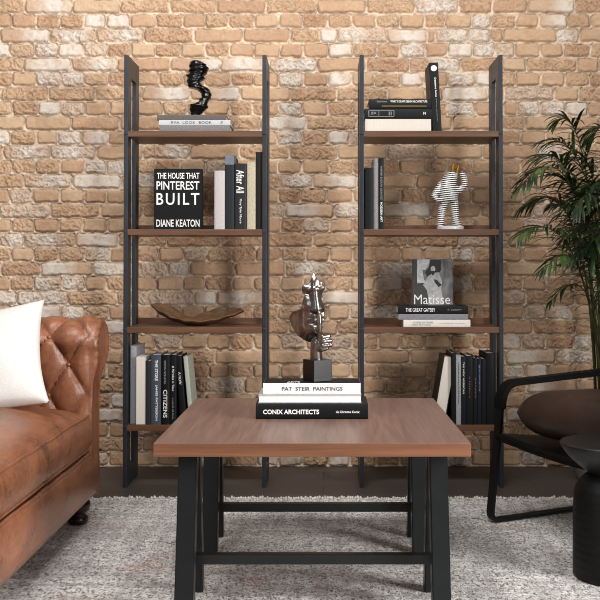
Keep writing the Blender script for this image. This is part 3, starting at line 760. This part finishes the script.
def bowl():
    Yc = 4.27
    top = [(0, 150.8, 306.0), (.1, 160, 312.5), (.22, 170, 318.0), (.35, 182, 321.5), (.5, 196, 323.0), (.65, 212, 321.6), (.8, 228, 317.5), (.92, 239, 313.8), (1, 244.0, 312.2)]
    farr = [(0, 150.8, 305.6), (.1, 160, 304.8), (.2, 168, 306.0), (.3, 178, 311.5), (.4, 186, 317.5), (.48, 193, 318.5), (.58, 204, 313.5), (.68, 215, 310.2), (.74, 221, 309.6), (.78, 224, 311.4), (.86, 233, 309.4), (.94, 240, 309.4), (1, 244.0, 312.0)]
    bot = [(0, 150.8, 306.6), (.12, 160, 316.0), (.25, 172, 322.5), (.38, 184, 326.0), (.5, 196, 326.9), (.6, 206, 326.7), (.72, 218, 323.5), (.86, 233, 317.6), (1, 244.0, 312.8)]
    def ip(tab, u):
        for a, b in zip(tab, tab[1:]):
            if u <= b[0]:
                f = (u - a[0]) / (b[0] - a[0]); f = f * f * (3 - 2 * f) * .5 + f * .5
                return a[1] + (b[1] - a[1]) * f, a[2] + (b[2] - a[2]) * f
        return tab[-1][1:]
    N, M = 60, 16
    c = P3(197, 327, Yc); c.z = z3
    V = []
    zmin = 1e9
    for i in range(N + 1):
        u = i / N
        w = .075 * max(0.03, math.sin(PI * u) ** .55)
        n_, f_, b_ = ip(top, u), ip(farr, u), ip(bot, u)
        row = []
        for j in range(M + 1):
            v = j / M * 2 - 1
            y = Yc + v * w
            edge = n_ if v < 0 else f_
            e = P3(edge[0], edge[1], y) if v else P3(b_[0], b_[1], y)
            b0 = P3(b_[0], b_[1], Yc - w * .4)
            k = abs(v) ** 1.8
            p = Vector((b0.x * (1 - k) + e.x * k, y, b0.z * (1 - k) + e.z * k)) - c
            p.z += .0022 * math.sin(u * 40 + v * 5) * k
            row.append(p); zmin = min(zmin, p.z)
        V.append(row)
    for r in V:
        for p in r: p.z = p.z - zmin + .0065
    o = obj('driftwood_bowl', gridmesh(V), walnut('driftwood', 0, (52, 36, 24), (128, 92, 58), .5, 1.6), None, True, c)
    s = o.modifiers.new('s', 'SOLIDIFY'); s.thickness = .006; s.offset = 0
    ss_ = o.modifiers.new('b', 'SUBSURF'); ss_.levels = 1; ss_.render_levels = 1; bake(o)
    lo = min(v.co.z for v in o.data.vertices)
    for v in o.data.vertices: v.co.z -= lo - .0002
    for p in o.data.polygons: p.use_smooth = True
    tag(o, 'curled brown driftwood bowl with wavy rim on the walnut shelf', 'bowl')
bowl()

def figurine():
    Yf = 4.255
    c = P3(450.3, 229.5, Yf); c.z = z2
    t = thing('striped_figurine', 'black and white striped standing figurine on a white round base', 'figurine', c)
    def L(x, y, dy=0): q = P3(x, y, Yf); return Vector((q.x - c.x, dy, q.z - c.z))
    u = Yf / F
    bm = bmesh.new(); lathe(bm, [(0, 0), (.056, 0), (.0575, .003), (.0575, .013), (.055, .016), (0, .016)], 40)
    k = obj('base', bm, simple('white_ceramic', (205, 203, 202), .3, 0, .04), t, False)
    sm = NT('striped_glaze'); v = sm.coords((1, 1, 1), rot=(0, math.radians(6), 0))
    w = sm.n('ShaderNodeTexWave', wave_type='BANDS', bands_direction='Z', wave_profile='SIN')
    w.inputs['Scale'].default_value = 2 * PI / (20 * .0088) ; w.inputs['Distortion'].default_value = .7; w.inputs['Detail'].default_value = 1; w.inputs['Detail Scale'].default_value = 12
    sm.l(v, w.inputs['Vector'])
    sm.base(sm.ramp(w.outputs['Fac'], [(.44, (20, 20, 22)), (.56, (232, 230, 226))])); sm.set(Roughness=.22)
    bm = bmesh.new()
    r = lambda px: px * u
    tube(bm, [L(440.6, 224.6), L(440.8, 218), L(442.2, 208), L(445, 199)], [r(3.3), r(3.5), r(4.0), r(5.0)], 14)
    tube(bm, [L(456.2, 224.6), L(455.6, 218), L(454.6, 208), L(453, 199)], [r(3.3), r(3.5), r(4.2), r(5.2)], 14)
    tube(bm, [L(441, 224.0, .004), L(439.5, 224.2, -.012)], [r(3.2), r(2.8)], 12); tube(bm, [L(456.4, 224.0, .004), L(459.5, 224.2, -.012)], [r(3.2), r(2.8)], 12)
    tube(bm, [L(449, 201), L(448.6, 195), L(447.6, 189), L(448.4, 183), L(451.0, 178), L(452.8, 174), L(453.4, 172.2)], [r(8.8), r(9.9), r(9.6), r(8.3), r(6.6), r(5.4), r(4.6)], 18)
    tube(bm, [L(442.5, 184), L(436, 192.5, -.01), L(433.6, 196.5, -.014), L(436.5, 199.6, -.02), L(441.5, 200.6, -.024)], [r(4.4), r(3.6), r(3.2), r(2.8), r(2.6)], 12)
    tube(bm, [L(454, 190, -.004), L(460, 189.8, -.008), L(464.2, 186.2, -.010), L(464.4, 180, -.010), L(462.4, 174.6, -.008)], [r(4.2), r(3.6), r(3.4), r(3.3), r(2.9)], 12)
    ball(bm, L(462, 174.4, -.008), r(2.9))
    remeshed('striped_body', bm, .0022, sm.m, t, 4)
    gold = simple('gold_horn', (176, 128, 52), .28, .85, .1, 30)
    for (a, b_, rr) in (((452.0, 173.6), (453.8, 164.2), 2.1), ((456.8, 174.0), (458.8, 166.0), 1.6)):
        bm = bmesh.new(); tube(bm, [L(*a), L((a[0] + b_[0]) / 2, (a[1] + b_[1]) / 2), L(*b_)], [r(rr), r(rr * .95), r(rr * .8)], 14)
        bmesh.ops.bevel(bm, geom=[e for e in bm.edges if len(e.link_faces) == 2 and any(len(f.verts) > 4 for f in e.link_faces)], offset=.001, segments=2, affect='EDGES')
        obj('gold_horn', bm, gold, t, False)
figurine()

# ------------------------------------------------------------------ sofa
leather = NT('worn_brown_leather'); v = leather.coords()
n1 = leather.noise(v, 3.5, 6, .62, .6); n2 = leather.noise(leather.coords((3, 3, 9)), 3, 5, .7, 1.5); n3 = leather.noise(v, 55, 3)
c_ = leather.ramp(n1, [(.28, (80, 47, 32)), (.46, (124, 76, 53)), (.62, (148, 94, 66)), (.8, (170, 114, 84))])
c_ = leather.mix(leather.ramp(n2, [(.54, 0.0), (.74, .62)]), c_, (66, 41, 29))
c_ = leather.mix(leather.ramp(n3, [(.4, 0.0), (.75, .3)]), c_, (178, 122, 92))
leather.base(c_)
leather.l(leather.ramp(n1, [(.3, .24), (.7, .38)]), leather.b.inputs['Roughness'])
lb = leather.n('ShaderNodeTexVoronoi', feature='DISTANCE_TO_EDGE'); lb.inputs['Scale'].default_value = 150; leather.l(v, lb.inputs['Vector'])
leather.bump(leather.mix(.5, leather.noise(v, 26, 5, .65), lb.outputs['Distance']), .28, .006)
LEA = leather.m
def cushion_mesh(x0, x1, y0, y1, z0, z1, crown, nx=36, ny=36, r=.03, wr=.003, seed=0):
    """box cushion with rounded edges, crowned top and softly bulging sides"""
    def rr(a): return a
    bm = bmesh.new()
    def surf(u, v, top):
        # u,v in -1..1
        e = (1 - abs(u) ** 6) * (1 - abs(v) ** 6)
        z = (z1 if top else z0) + (crown if top else -.0) * ((1 - u * u) * (1 - v * v)) ** .6
        x = (x0 + x1) / 2 + u * (x1 - x0) / 2; y = (y0 + y1) / 2 + v * (y1 - y0) / 2
        if top: z += wr * (float(fbm(np.array([x * 9.0 + 30]), np.array([y * 5.0 + 30]), seed + 80, 3)[0]) - .5) * 4
        return Vector((x, y, z))
    T = [[None] * (ny + 1) for _ in range(nx + 1)]; B = [[None] * (ny + 1) for _ in range(nx + 1)]
    def sp(k, n): q = k / n * 2 - 1; return math.copysign(1 - (1 - abs(q)) ** 1.35, q)
    for i in range(nx + 1):
        for j in range(ny + 1):
            T[i][j] = bm.verts.new(surf(sp(i, nx), sp(j, ny), True)); B[i][j] = bm.verts.new(surf(sp(i, nx), sp(j, ny), False))
    for i in range(nx):
        for j in range(ny):
            bm.faces.new((T[i][j], T[i + 1][j], T[i + 1][j + 1], T[i][j + 1])); bm.faces.new((B[i][j], B[i][j + 1], B[i + 1][j + 1], B[i + 1][j]))
    rim = [(i, 0) for i in range(nx)] + [(nx, j) for j in range(ny)] + [(i, ny) for i in range(nx, 0, -1)] + [(0, j) for j in range(ny, 0, -1)]
    K = 8; cx, cy = (x0 + x1) / 2, (y0 + y1) / 2
    cols = []
    for (i, j) in rim:
        a, b = T[i][j], B[i][j]; col = [a]
        nx_ = (1 if i == nx else -1 if i == 0 else 0); ny_ = (1 if j == ny else -1 if j == 0 else 0)
        nrm = Vector((nx_, ny_, 0)).normalized()
        for k in range(1, K):
            f = k / K; p = a.co.lerp(b.co, f) + nrm * (r * math.sin(PI * f) ** .7)
            p += nrm * (wr * 2.5 * (float(fbm(np.array([p.y * 7 + p.x * 7 + 20]), np.array([p.z * 16 + 20]), seed + 90, 3)[0]) - .5))
            col.append(bm.verts.new(p))
        cols.append(col + [b])
    for q in range(len(cols)):
        a, b = cols[q], cols[(q + 1) % len(cols)]
        for k in range(K): bm.faces.new((a[k], a[k + 1], b[k + 1], b[k]))
    edge = [T[i][j].co.copy() for i, j in rim]; edge2 = [B[i][j].co.copy() for i, j in rim]
    return bm, edge, edge2
def ring(bm, pts, r, n=6):
    pts = pts + [pts[0]]; tube(bm, pts, r, n)
def sofa():
    sx, sy = -1.2, 2.55
    t = thing('chesterfield_sofa', 'worn brown leather chesterfield sofa with tufted rolled arm and dark bun foot', 'sofa', (sx, sy, RZ))
    def put(o): o.location = (-sx, -sy, -RZ); return o
    X0, XF = -1.72, -.80
    YN, YF = 1.42, 3.455          # inner faces of the near and far arm
    # base / front rail
    bm, e1, e2 = cushion_mesh(-1.62, XF - .008, YN - .12, YF + .13, .115, .272, .0, 20, 60, .010, .003, 3)
    base = put(obj('seat_base', bm, LEA, t, True))
    bm = bmesh.new(); ring(bm, e1, .0045)
    obj('welt', bm, LEA, base, True)
    ymid = 2.462
    for a, b, sd in ((ymid + .004, YF + .02, 1), (YN - .01, ymid - .004, 2)):
        bm, e1, e2 = cushion_mesh(-1.5, XF - .014, a, b, .285, .402, .094, 36, 40, .016, .0035, sd * 7)
        cu = put(obj('seat_cushion', bm, LEA, t, True))
        for e_ in (e1, e2):
            bm = bmesh.new(); ring(bm, e_, .0048)
            obj('piping', bm, LEA, cu, True)
    # arms
    def arm(y_in, sgn, top=.736):
        # profile in (y,z): inner face up, over the roll, down the outer face
        R = .105; zc = top - R; yc = y_in + sgn * .105
        pr = []
        for k in range(10): f = k / 9; pr.append((y_in + sgn * (.012 * f ** 2), .25 + (zc - .02 - .25) * f))
        for k in range(1, 19):
            a = PI - (PI * 1.28) * k / 18
            pr.append((yc + sgn * R * math.cos(a), zc + R * math.sin(a)))
        ye = y_in + sgn * .150
        for k in range(1, 7): f = k / 6; pr.append((ye, pr[27][1] + (.11 - pr[27][1]) * f))
        # resample by arc length
        P = [Vector((0, a, b)) for a, b in pr]; d = [0]
        for a, b in zip(P, P[1:]): d.append(d[-1] + (b - a).length)
        tot = d[-1]; M = 130; pts = []
        for k in range(M + 1):
            s_ = tot * k / M; i = 0
            while i < len(d) - 2 and d[i + 1] < s_: i += 1
            f = (s_ - d[i]) / (d[i + 1] - d[i]); pts.append((P[i].lerp(P[i + 1], f), s_))
        nrm = []
        for k in range(M + 1):
            tg = (pts[min(k + 1, M)][0] - pts[max(k - 1, 0)][0]).normalized(); n_ = Vector((0, -tg.z, tg.y)) * sgn
            nrm.append(n_)
        XA = XF - .012
        N = 220
        s_btn = .330                       # arc length of the middle row of buttons (z ~ .58)
        px, ps = .1345, .212               # lattice: half steps
        bx = -.8866
        V = []
        for i in range(N + 1):
            f = i / N; x = X0 + (XA - X0) * f
            row = []
            for k in range(M + 1):
                p, s_ = pts[k]
                a = (x - bx) / px + (s_ - s_btn) / ps; b = (x - bx) / px - (s_ - s_btn) / ps
                q = (abs(math.sin(PI * a)) * abs(math.sin(PI * b))) ** .33
                amt = .036 * max(0, min(1, (s_ - .02) / .08)) * (.12 + .88 * max(0, min(1, (.62 - s_) / .14))) * max(0, min(1, (.76 - s_) / .1))
                ed = (XA - x)
                endf = 1 - (1 - min(1, ed / .045)) ** 2
                roll = .010 * max(0, min(1, (s_ - .30) / .1)) * max(0, min(1, (.75 - s_) / .1))
                hgt = amt * (q - .75) * (.25 + .75 * endf) - .012 * (1 - endf) + roll * math.exp(-(ed / .05) ** 2)
                pp = p + nrm[k] * hgt; row.append(Vector((x, pp.y, pp.z)))
            V.append(row)
        bm = gridmesh(V)
        # front scroll panel: flare + disc
        last = [v_.co.copy() for v_ in bm.verts[:]][-(M + 1):]
        bm.verts.ensure_lookup_table()
        lv = bm.verts[-(M + 1):]
        cen = Vector((0, sum(p.y for p in last) / len(last), sum(p.z for p in last) / len(last)))
        prev = list(lv)
        for (dx, sc) in ((.014, .985), (.026, .93), (.032, .84), (.024, .80), (.026, .40)):
            cur = []
            for k in range(M + 1):
                p = last[k]
                sp_ = Vector((0, y_in + sgn * .075, p.z)) if p.z < zc - .09 else Vector((0, yc, zc))
                w = .5 - .5 * math.tanh((p.z - (zc - .09)) / .03)
                tgt = Vector((0, y_in + sgn * .075, p.z)) * w + Vector((0, yc, zc)) * (1 - w)
                q = Vector((XA + dx * (.35 + .65 * (1 - w)), tgt.y + (p.y - tgt.y) * sc, tgt.z + (p.z - tgt.z) * sc))
                if .9 < sc + .05 and p.z > zc - .05: q += Vector((.004 * math.sin(k * 1.9), 0, 0))
                cur.append(bm.verts.new(q))
            for k in range(M): bm.faces.new((prev[k], prev[k + 1], cur[k + 1], cur[k]))
            prev = cur
        bm.faces.new(prev)
        bm.verts.ensure_lookup_table()
        o = put(obj('rolled_arm', bm, LEA, t, True))
        for ii in range(-6, 2):
            for jj in range(-2, 3):
                if (ii + jj) % 2: continue
                x = bx + ii * px / 2; s_ = s_btn + jj * ps / 2
                if not (X0 + .05 < x < XA - .01 and .05 < s_ < .62): continue
                k = int(s_ / tot * M); p = pts[k][0] + nrm[k] * (-.0195)
                bmb = bmesh.new(); ball(bmb, (x, p.y, p.z), .0085, 2); obj('tuft_button', bmb, LEA, o, True)
    arm(YF, 1); arm(YN, -1)
    # back (outside the frame to the left)
    bm = bmesh.new()
    V = []
    M = 40
    for j in range(61):
        y = YN - .1 + (YF - YN + .2) * j / 60
        row = []
        for k in range(M + 1):
            f = k / M
            if f < .5: x, z = -1.46 - .05 * (f / .5) ** 2, .26 + (.60 - .26) * (f / .5)
            elif f < .85: a = PI * .0 + PI * (f - .5) / .35; x, z = -1.61 + .10 * math.cos(a), .615 + .12 * math.sin(a)
            else: x, z = -1.71, .61 - (.61 - .12) * (f - .85) / .15
            a = y / .1345 + f * 3; b = y / .1345 - f * 3
            q = (abs(math.sin(PI * a)) * abs(math.sin(PI * b))) ** .42
            row.append(Vector((x + (.022 * (q - .7) if f < .75 else 0), y, z)))
        V.append(row)
    put(obj('backrest', gridmesh(V), LEA, t, True))
    dw = simple('dark_turned_wood', (34, 18, 18), .18, 0, .15, 20)
    for x, y in ((-.868, 3.545), (-1.6, 3.545), (-.868, 1.40), (-1.6, 1.40)):
        bm = bmesh.new()
        lathe(bm, [(0, RZ), (.028, RZ), (.036, RZ + .008), (.038, RZ + .018), (.034, RZ + .028), (.026, RZ + .034), (.027, RZ + .038), (.040, RZ + .048), (.045, RZ + .062), (.043, RZ + .078), (.032, RZ + .092), (.03, .125), (0, .125)], 32, (x, y))
        put(obj('bun_foot', bm, dw, t, True))
sofa()

def pillow():
    c = P3(-18, 352, 3.36)
    m = NT('white_linen'); v = m.coords()
    n_ = m.noise(m.coords((300, 300, 300)), 1, 2)
    m.base(m.ramp(n_, [(.3, (206, 203, 199)), (.7, (224, 222, 218))])); m.set(Roughness=.9); m.bump(m.mix(.7, n_, m.noise(v, 9, 3)), .25, .004)
    N = 44; hw, hh, th = .205, .195, .07
    bm = bmesh.new(); grids = []
    for sgn in (1, -1):
        g_ = []
        for i in range(N + 1):
            row = []
            for j in range(N + 1):
                a, b = i / N * 2 - 1, j / N * 2 - 1
                d = th * ((1 - a * a) * (1 - b * b)) ** .42
                pin = 1 - .12 * (1 - abs(b) ** 2.0) * abs(a) ** 3; pin2 = 1 - .10 * (1 - abs(a) ** 2.0) * abs(b) ** 3
                d += .006 * math.sin(a * 5 + b * 3) * (1 - a * a) * (1 - b * b)
                row.append(Vector((a * hw * pin, -sgn * d, b * hh * pin2)))
            g_.append(row)
        grids.append(g_)
    for g_, s in zip(grids, (1, -1)):
        R = [[bm.verts.new(p) for p in r] for r in g_]
        for i in range(N):
            for j in range(N): bm.faces.new((R[i][j], R[i + 1][j], R[i + 1][j + 1], R[i][j + 1]))
    bmesh.ops.remove_doubles(bm, verts=bm.verts[:], dist=.0004)
    o = obj('throw_pillow', bm, m.m, None, True)
    o.location = (-1.095, 3.225, .610); o.rotation_euler = (math.radians(-34), math.radians(-11), math.radians(4))
    tag(o, 'plain white square cushion leaning on the brown leather sofa', 'cushion')
pillow()

# ------------------------------------------------------------------ armchair
def armchair():
    A = Vector((.590, 3.56, RZ)); e = Vector((.891, .454, 0)); n_ = Vector((.454, -.891, 0)); up = Vector((0, 0, 1))
    Wd = .86
    t = thing('lounge_armchair', 'black metal lounge armchair with brown leather cushion beside the black side table', 'armchair', (A + e * .35 + n_ * Wd / 2))
    org = t.location.copy()
    def put(o): o.location = -org; return o
    zs = lambda y: un(500, y, 3.6)[1]
    zarm = zs(386.5) ; 
    def bar(bm, path, w, th, side):        # flat bar following a path inside the plane of the side frame
        pts = []
        rows = []
        for i, p in enumerate(path):
            tg = (path[min(i + 1, len(path) - 1)] - path[max(i - 1, 0)]).normalized()
            nn = tg.cross(side).normalized()
            rows.append([bm.verts.new(p + side * (sx * w / 2) + nn * (sy * th / 2)) for sx, sy in ((-1, -1), (1, -1), (1, 1), (-1, 1))])
        for a, b in zip(rows, rows[1:]):
            for k in range(4): bm.faces.new((a[k], a[(k + 1) % 4], b[(k + 1) % 4], b[k]))
        bm.faces.new(rows[0][::-1]); bm.faces.new(rows[-1])
    def arc(p0, c, p1, k=8):              # rounded corner
        return [p0.lerp(c, f / k).lerp(c.lerp(p1, f / k), f / k) for f in range(k + 1)]
    for s in (0, 1):
        o_ = A + n_ * (Wd * s)
        def Q(a, z): return o_ + e * a + up * z
        path = [Q(.66, .007), Q(.04, .007)] + arc(Q(.03, .007), Q(.003, .007), Q(.002, .035), 5) + [Q(.034, .30)] + arc(Q(.045, zarm - .075), Q(.050, zarm), Q(.112, zarm + .004), 8) + [Q(.66, zarm + .03)] + \
               arc(Q(.68, zarm + .03), Q(.715, zarm + .03), Q(.715, zarm), 5) + [Q(.68, .04)] + [Q(.66, .007)]
        bm = bmesh.new(); bar(bm, path, .034, .011, n_)
        fr = put(obj('side_frame', bm, MAT['chair_metal'], t))
        bm = bmesh.new(); pw = [Q(.0442, zarm - .085)] + arc(Q(.045, zarm - .075), Q(.050, zarm), Q(.112, zarm + .004), 10) + [Q(.55, zarm + .023)]
        bar(bm, pw, .044, .021, n_)
        wrap = obj('leather_arm_wrap', bm, MAT['chair_wrap'], fr)
    # sling seat: front rail plus a sagging leather sheet
    zr = zs(434)
    bm = bmesh.new(); V = []
    for i in range(25):
        row = []
        for j in range(25):
            a =   .016 + .59 * j / 24; b = .017 + (Wd - .034) * i / 24
            sag = -.025 * math.sin(PI * i / 24)
            row.append(A + e * a + n_ * b + up * (zr - .01 - .07 * j / 24 + sag))
        V.append(row)
    o = put(obj('sling_seat', gridmesh(V), MAT['chair_wrap'], t, True))
    s = o.modifiers.new('s', 'SOLIDIFY'); s.thickness = .024; s.offset = 0; bake(o)
    bm = bmesh.new(); V = []
    for i in range(25):
        row = []
        for j in range(15):
            f = j / 14; b = .017 + (Wd - .034) * i / 24
            row.append(A + e * (.60 + .10 * f) + n_ * b + up * (zr - .08 + .42 * f) + e * (.03 * math.sin(PI * i / 24)))
        V.append(row)
    o = put(obj('sling_back', gridmesh(V), MAT['chair_wrap'], t, True))
    s = o.modifiers.new('s', 'SOLIDIFY'); s.thickness = .02; s.offset = 0; bake(o)
    # loose seat cushion
    cl = NT('dark_brown_leather'); v = cl.coords()
    cl.base(cl.ramp(cl.noise(v, 7, 5, .6), [(.3, (38, 25, 19)), (.7, (64, 44, 34))])); cl.set(Roughness=.42); cl.bump(cl.noise(v, 24, 5, .65), .35, .006)
    N = 40; hw, hd, th = .385, .325, .086
    bm = bmesh.new()
    cc = A + e * .35 + n_ * .425 + up * (zr + .080)
    for sgn in (1, -1):
        R = []
        for i in range(N + 1):
            row = []
            for j in range(N + 1):
                a, b = i / N * 2 - 1, j / N * 2 - 1
                # map the square to a squircle outline
                k = 1 - .10 * (a * a * b * b)
                d = th * ((1 - abs(a) ** 7) * (1 - abs(b) ** 7)) ** .5
                p = cc + n_ * (a * hw * k) + e * (b * hd * k) + up * (sgn * d + .028 * (a * .5 + .5) - .03 * (b * .5 + .5) + .004 * math.sin(7 * a + 4 * b) * (1 - a * a) * (1 - b * b))
                row.append(bm.verts.new(p))
            R.append(row)
        for i in range(N):
            for j in range(N): bm.faces.new((R[i][j], R[i + 1][j], R[i + 1][j + 1], R[i][j + 1]))
    bmesh.ops.remove_doubles(bm, verts=bm.verts[:], dist=.0004)
    put(obj('seat_cushion', bm, cl.m, t, True))
armchair()

# ------------------------------------------------------------------ side table (hourglass stool)
def side_table():
    c = (.845, 2.945)
    t = thing('side_table', 'small black hourglass side table with dished round top', 'side table', (c[0], c[1], RZ))
    bl = NT('black_ribbed_wood'); v = bl.coords()
    bl.base(bl.ramp(bl.noise(v, 30, 3), [(.3, (8, 8, 8)), (.7, (15, 15, 15))])); bl.set(Roughness=.55); bl.b.inputs['Specular IOR Level'].default_value = .25
    w = bl.n('ShaderNodeTexWave', wave_type='BANDS', bands_direction='Z'); w.inputs['Scale'].default_value = 14; bl.l(v, w.inputs['Vector']); bl.bump(w.outputs['Fac'], .35, .002)
    top = .408
    bm = bmesh.new()
    lathe(bm, [(0, 0), (.108, 0), (.1125, .006), (.1125, .05), (.112, .14), (.111, .20), (.109, .24), (.103, .262), (.092, .280), (.078, .294), (.068, .3005), (0, .3005)], 64)
    obj('pedestal', bm, bl.m, t, True)
    bm = bmesh.new()
    lathe(bm, [(0, .300), (.066, .300), (.074, .308), (.098, .326), (.122, .348), (.138, .368), (.1465, .382), (.148, .388), (.1455, .3915), (.138, .3922), (.06, .390), (0, .3895)], 64)
    obj('dished_top', bm, simple('black_satin_wood', (22, 23, 25), .4, 0, .1, 30), t, True)
side_table()

# ------------------------------------------------------------------ potted palm
def palm():
    base = Vector((1.235, 4.335, 0))
    t = thing('potted_palm', 'tall green feathery palm in a pale pot behind the armchair', 'potted plant', base)
    bm = bmesh.new()
    lathe(bm, [(0, .001), (.135, .001), (.142, .006), (.172, .12), (.205, .24), (.228, .355), (.228, .362), (.218, .362), (.214, .352), (.19, .30), (0, .30)], 56)
    obj('pot', bm, simple('pale_stone_pot', (150, 144, 140), .7, 0, .1, 30, bump=.2), t, True)
    bm = bmesh.new(); lathe(bm, [(0, .304), (.188, .304), (.19, .312), (.1, .322), (0, .325)], 40)
    obj('soil', bm, simple('dark_soil', (38, 28, 22), .95, 0, .4, 90, bump=.8), t, True)
    leaf = NT('palm_leaf'); v = leaf.coords()
    leaf.base(leaf.ramp(leaf.noise(v, 9, 3), [(.3, (16, 28, 14)), (.52, (32, 52, 24)), (.75, (86, 112, 50))])); leaf.set(Roughness=.42)
    leaf.b.inputs['Subsurface Weight'].default_value = 0
    stem = simple('palm_stem', (70, 74, 40), .5, 0, .2, 20)
    rr = random.Random(12)
    def leaflet(bm, p, d, ln, w, droop):
        d = d.normalized(); side = d.cross(Vector((0, 0, 1)))
        if side.length < .05: side = Vector((1, 0, 0))
        side.normalize()
        n = 6; L_ = []; M_ = []; R_ = []
        q = p.copy(); dd = d.copy()
        for k in range(n + 1):
            f = k / n
            ww = w * (math.sin(PI * min(1, .12 + f * .9)) ** .8 if f < 1 else .02) * (1 - .25 * f)
            upn = side.cross(dd).normalized()
            M_.append(bm.verts.new(q)); L_.append(bm.verts.new(q - side * ww + upn * ww * .35)); R_.append(bm.verts.new(q + side * ww + upn * ww * .35))
            dd = (dd + Vector((0, 0, -droop / n))).normalized(); q = q + dd * (ln / n)
        for k in range(n):
            bm.faces.new((L_[k], M_[k], M_[k + 1], L_[k + 1])); bm.faces.new((M_[k], R_[k], R_[k + 1], M_[k + 1]))
    def frond(p0, p1, p2, npair, ln, start=.38, w=.0072, droop=1.1):
        ln *= 1.38; npair = int(npair * 1.3)
        bm = bmesh.new()
        pts = []
        for k in range(25):
            f = k / 24; pts.append(p0 * (1 - f) ** 2 + p1 * 2 * f * (1 - f) + p2 * f * f)
        tube(bm, [p - base for p in pts], [.0055 * (1 - .8 * k / 24) for k in range(25)], 7)
        rach = obj('frond_stalk', bm, stem, t, True)
        bm = bmesh.new()
        for i in range(npair):
            f = start + (1 - start) * (i / (npair - 1)) ** .95
            k = min(23.999, f * 24); i0 = int(k); p = pts[i0].lerp(pts[i0 + 1], k - i0)
            tg = (pts[i0 + 1] - pts[i0]).normalized()
            sd = tg.cross(Vector((0, 0, 1)));
            if sd.length < .1: sd = Vector((.5, -.8, 0))
            sd.normalize(); un_ = sd.cross(tg)
            env = .55 + .45 * math.sin(PI * min(1, (f - start) / (1 - start) * .8 + .18))
            for s in (-1, 1):
                a = math.radians(rr.uniform(46, 74) - 18 * (f - start) / (1 - start))
                d = tg * math.cos(a) + sd * s * math.sin(a) + un_ * rr.uniform(.05, .35)
                leaflet(bm, p - base, d, ln * env * rr.uniform(.85, 1.12), w * rr.uniform(.85, 1.15), droop * rr.uniform(.7, 1.3))
        obj('leaflets', bm, leaf.m, rach, True)
    def px(x, y, Y): return P3(x, y, Y)
    crown = lambda dx=0, dy=0: Vector((1.235 + dx, 4.335 + dy, .315))
    spec = [((-.05, -.03), (590, 60, 4.02), (523, 176, 3.92), 20, .135), ((-.02, .02), (594, 60, 4.10), (560, 112, 4.15), 18, .12), ((-.04, -.06), (585, 150, 3.95), (522, 226, 3.86), 18, .12),
            ((-.06, 0), (590, 120, 4.12), (528, 196, 4.22), 20, .13), ((-.02, -.05), (596, 210, 3.9), (545, 268, 3.85), 15, .10), ((.02, .03), (625, 40, 4.1), (592, 128, 4.18), 18, .13),
            ((-.05, .03), (592, 90, 4.1), (540, 150, 4.12), 20, .13), ((.0, -.06), (610, 100, 3.88), (575, 200, 3.78), 20, .13), ((.03, -.05), (640, 60, 3.95), (612, 215, 3.7), 20, .14),
            ((.02, -.02), (610, 130, 4.0), (566, 232, 3.95), 18, .12), ((.05, .0), (650, 20, 4.0), (690, 160, 4.0), 22, .15), ((.06, -.04), (660, 60, 3.95), (710, 230, 3.8), 22, .15), ((.05, .04), (640, -10, 4.1), (660, 90, 4.2), 20, .15),
            ((.03, .05), (625, 60, 4.2), (640, 140, 4.34), 20, .14), ((0, -.06), (612, 200, 3.9), (588, 262, 3.80), 15, .11), ((.02, 0), (606, 120, 4.1), (580, 150, 4.2), 18, .12), ((.01, -.07), (625, 150, 3.9), (603, 290, 3.72), 16, .11),
            ((-.03, -.02), (600, 240, 4.0), (552, 300, 4.0), 9, .075), ((-.04, .01), (600, 100, 4.05), (584, 185, 3.98), 18, .13), ((0.0, -.03), (603, 160, 4.0), (560, 196, 4.02), 18, .125), ((.02, -.05), (612, 190, 3.95), (574, 256, 3.85), 18, .12), ((.03, -.03), (618, 110, 4.0), (592, 178, 3.9), 20, .13), ((.0, .02), (604, 150, 4.15), (556, 168, 4.2), 18, .125), ((.04, -.06), (630, 170, 3.85), (596, 240, 3.72), 18, .125), ((.01, .0), (606, 90, 4.1), (548, 132, 4.1), 18, .12)]
    for (d, m_, e_, n, ln) in spec:
        if m_[1] < 165: m_ = (m_[0], m_[1] + 40, m_[2]); e_ = (e_[0], e_[1] + 8, e_[2])
        frond(crown(*d), px(*m_), px(*e_), n, ln)
palm()

# ------------------------------------------------------------------ light
def area(name, loc, rot, sx, sy, power, col=(1, 1, 1), spread=PI):
    l = bpy.data.lights.new(name, 'AREA'); l.shape = 'RECTANGLE'; l.size = sx; l.size_y = sy; l.energy = power; l.color = col; l.spread = spread
    o = bpy.data.objects.new(name, l); COL.objects.link(o); o.location = loc; o.rotation_euler = rot
    return o
def aim(o, tgt):
    o.rotation_euler = (Vector(tgt) - o.location).to_track_quat('-Z', 'Y').to_euler()
k = area('window_and_fill_light', (3.1, .8, 1.6), (0, 0, 0), 1.5, 2.3, 240, (1, .985, .96)); aim(k, (-1.5, 3.3, .8))
k2 = area('ceiling_light', (-.5, 1.9, 3.3), (0, 0, 0), 2.2, .8, 84, (1, .985, .96)); aim(k2, (-.5, 4.3, 1.6))
k3 = area('window_and_fill_light', (-2.2, -1.0, 1.9), (0, 0, 0), 1.2, 1.8, 26, (.95, .98, 1)); aim(k3, (.2, 3.6, .8))  # added cool fill from the front left, no window known there
w = bpy.data.worlds.new('world'); S.world = w; w.use_nodes = True
w.node_tree.nodes['Background'].inputs[0].default_value = (.95, .97, 1, 1); w.node_tree.nodes['Background'].inputs[1].default_value = .2
S.view_settings.view_transform = 'Standard'; S.view_settings.look = 'None'; S.view_settings.gamma = 1; S.view_settings.use_curve_mapping = False
S.view_settings.exposure = 0
S.cycles.filter_width = 1.0
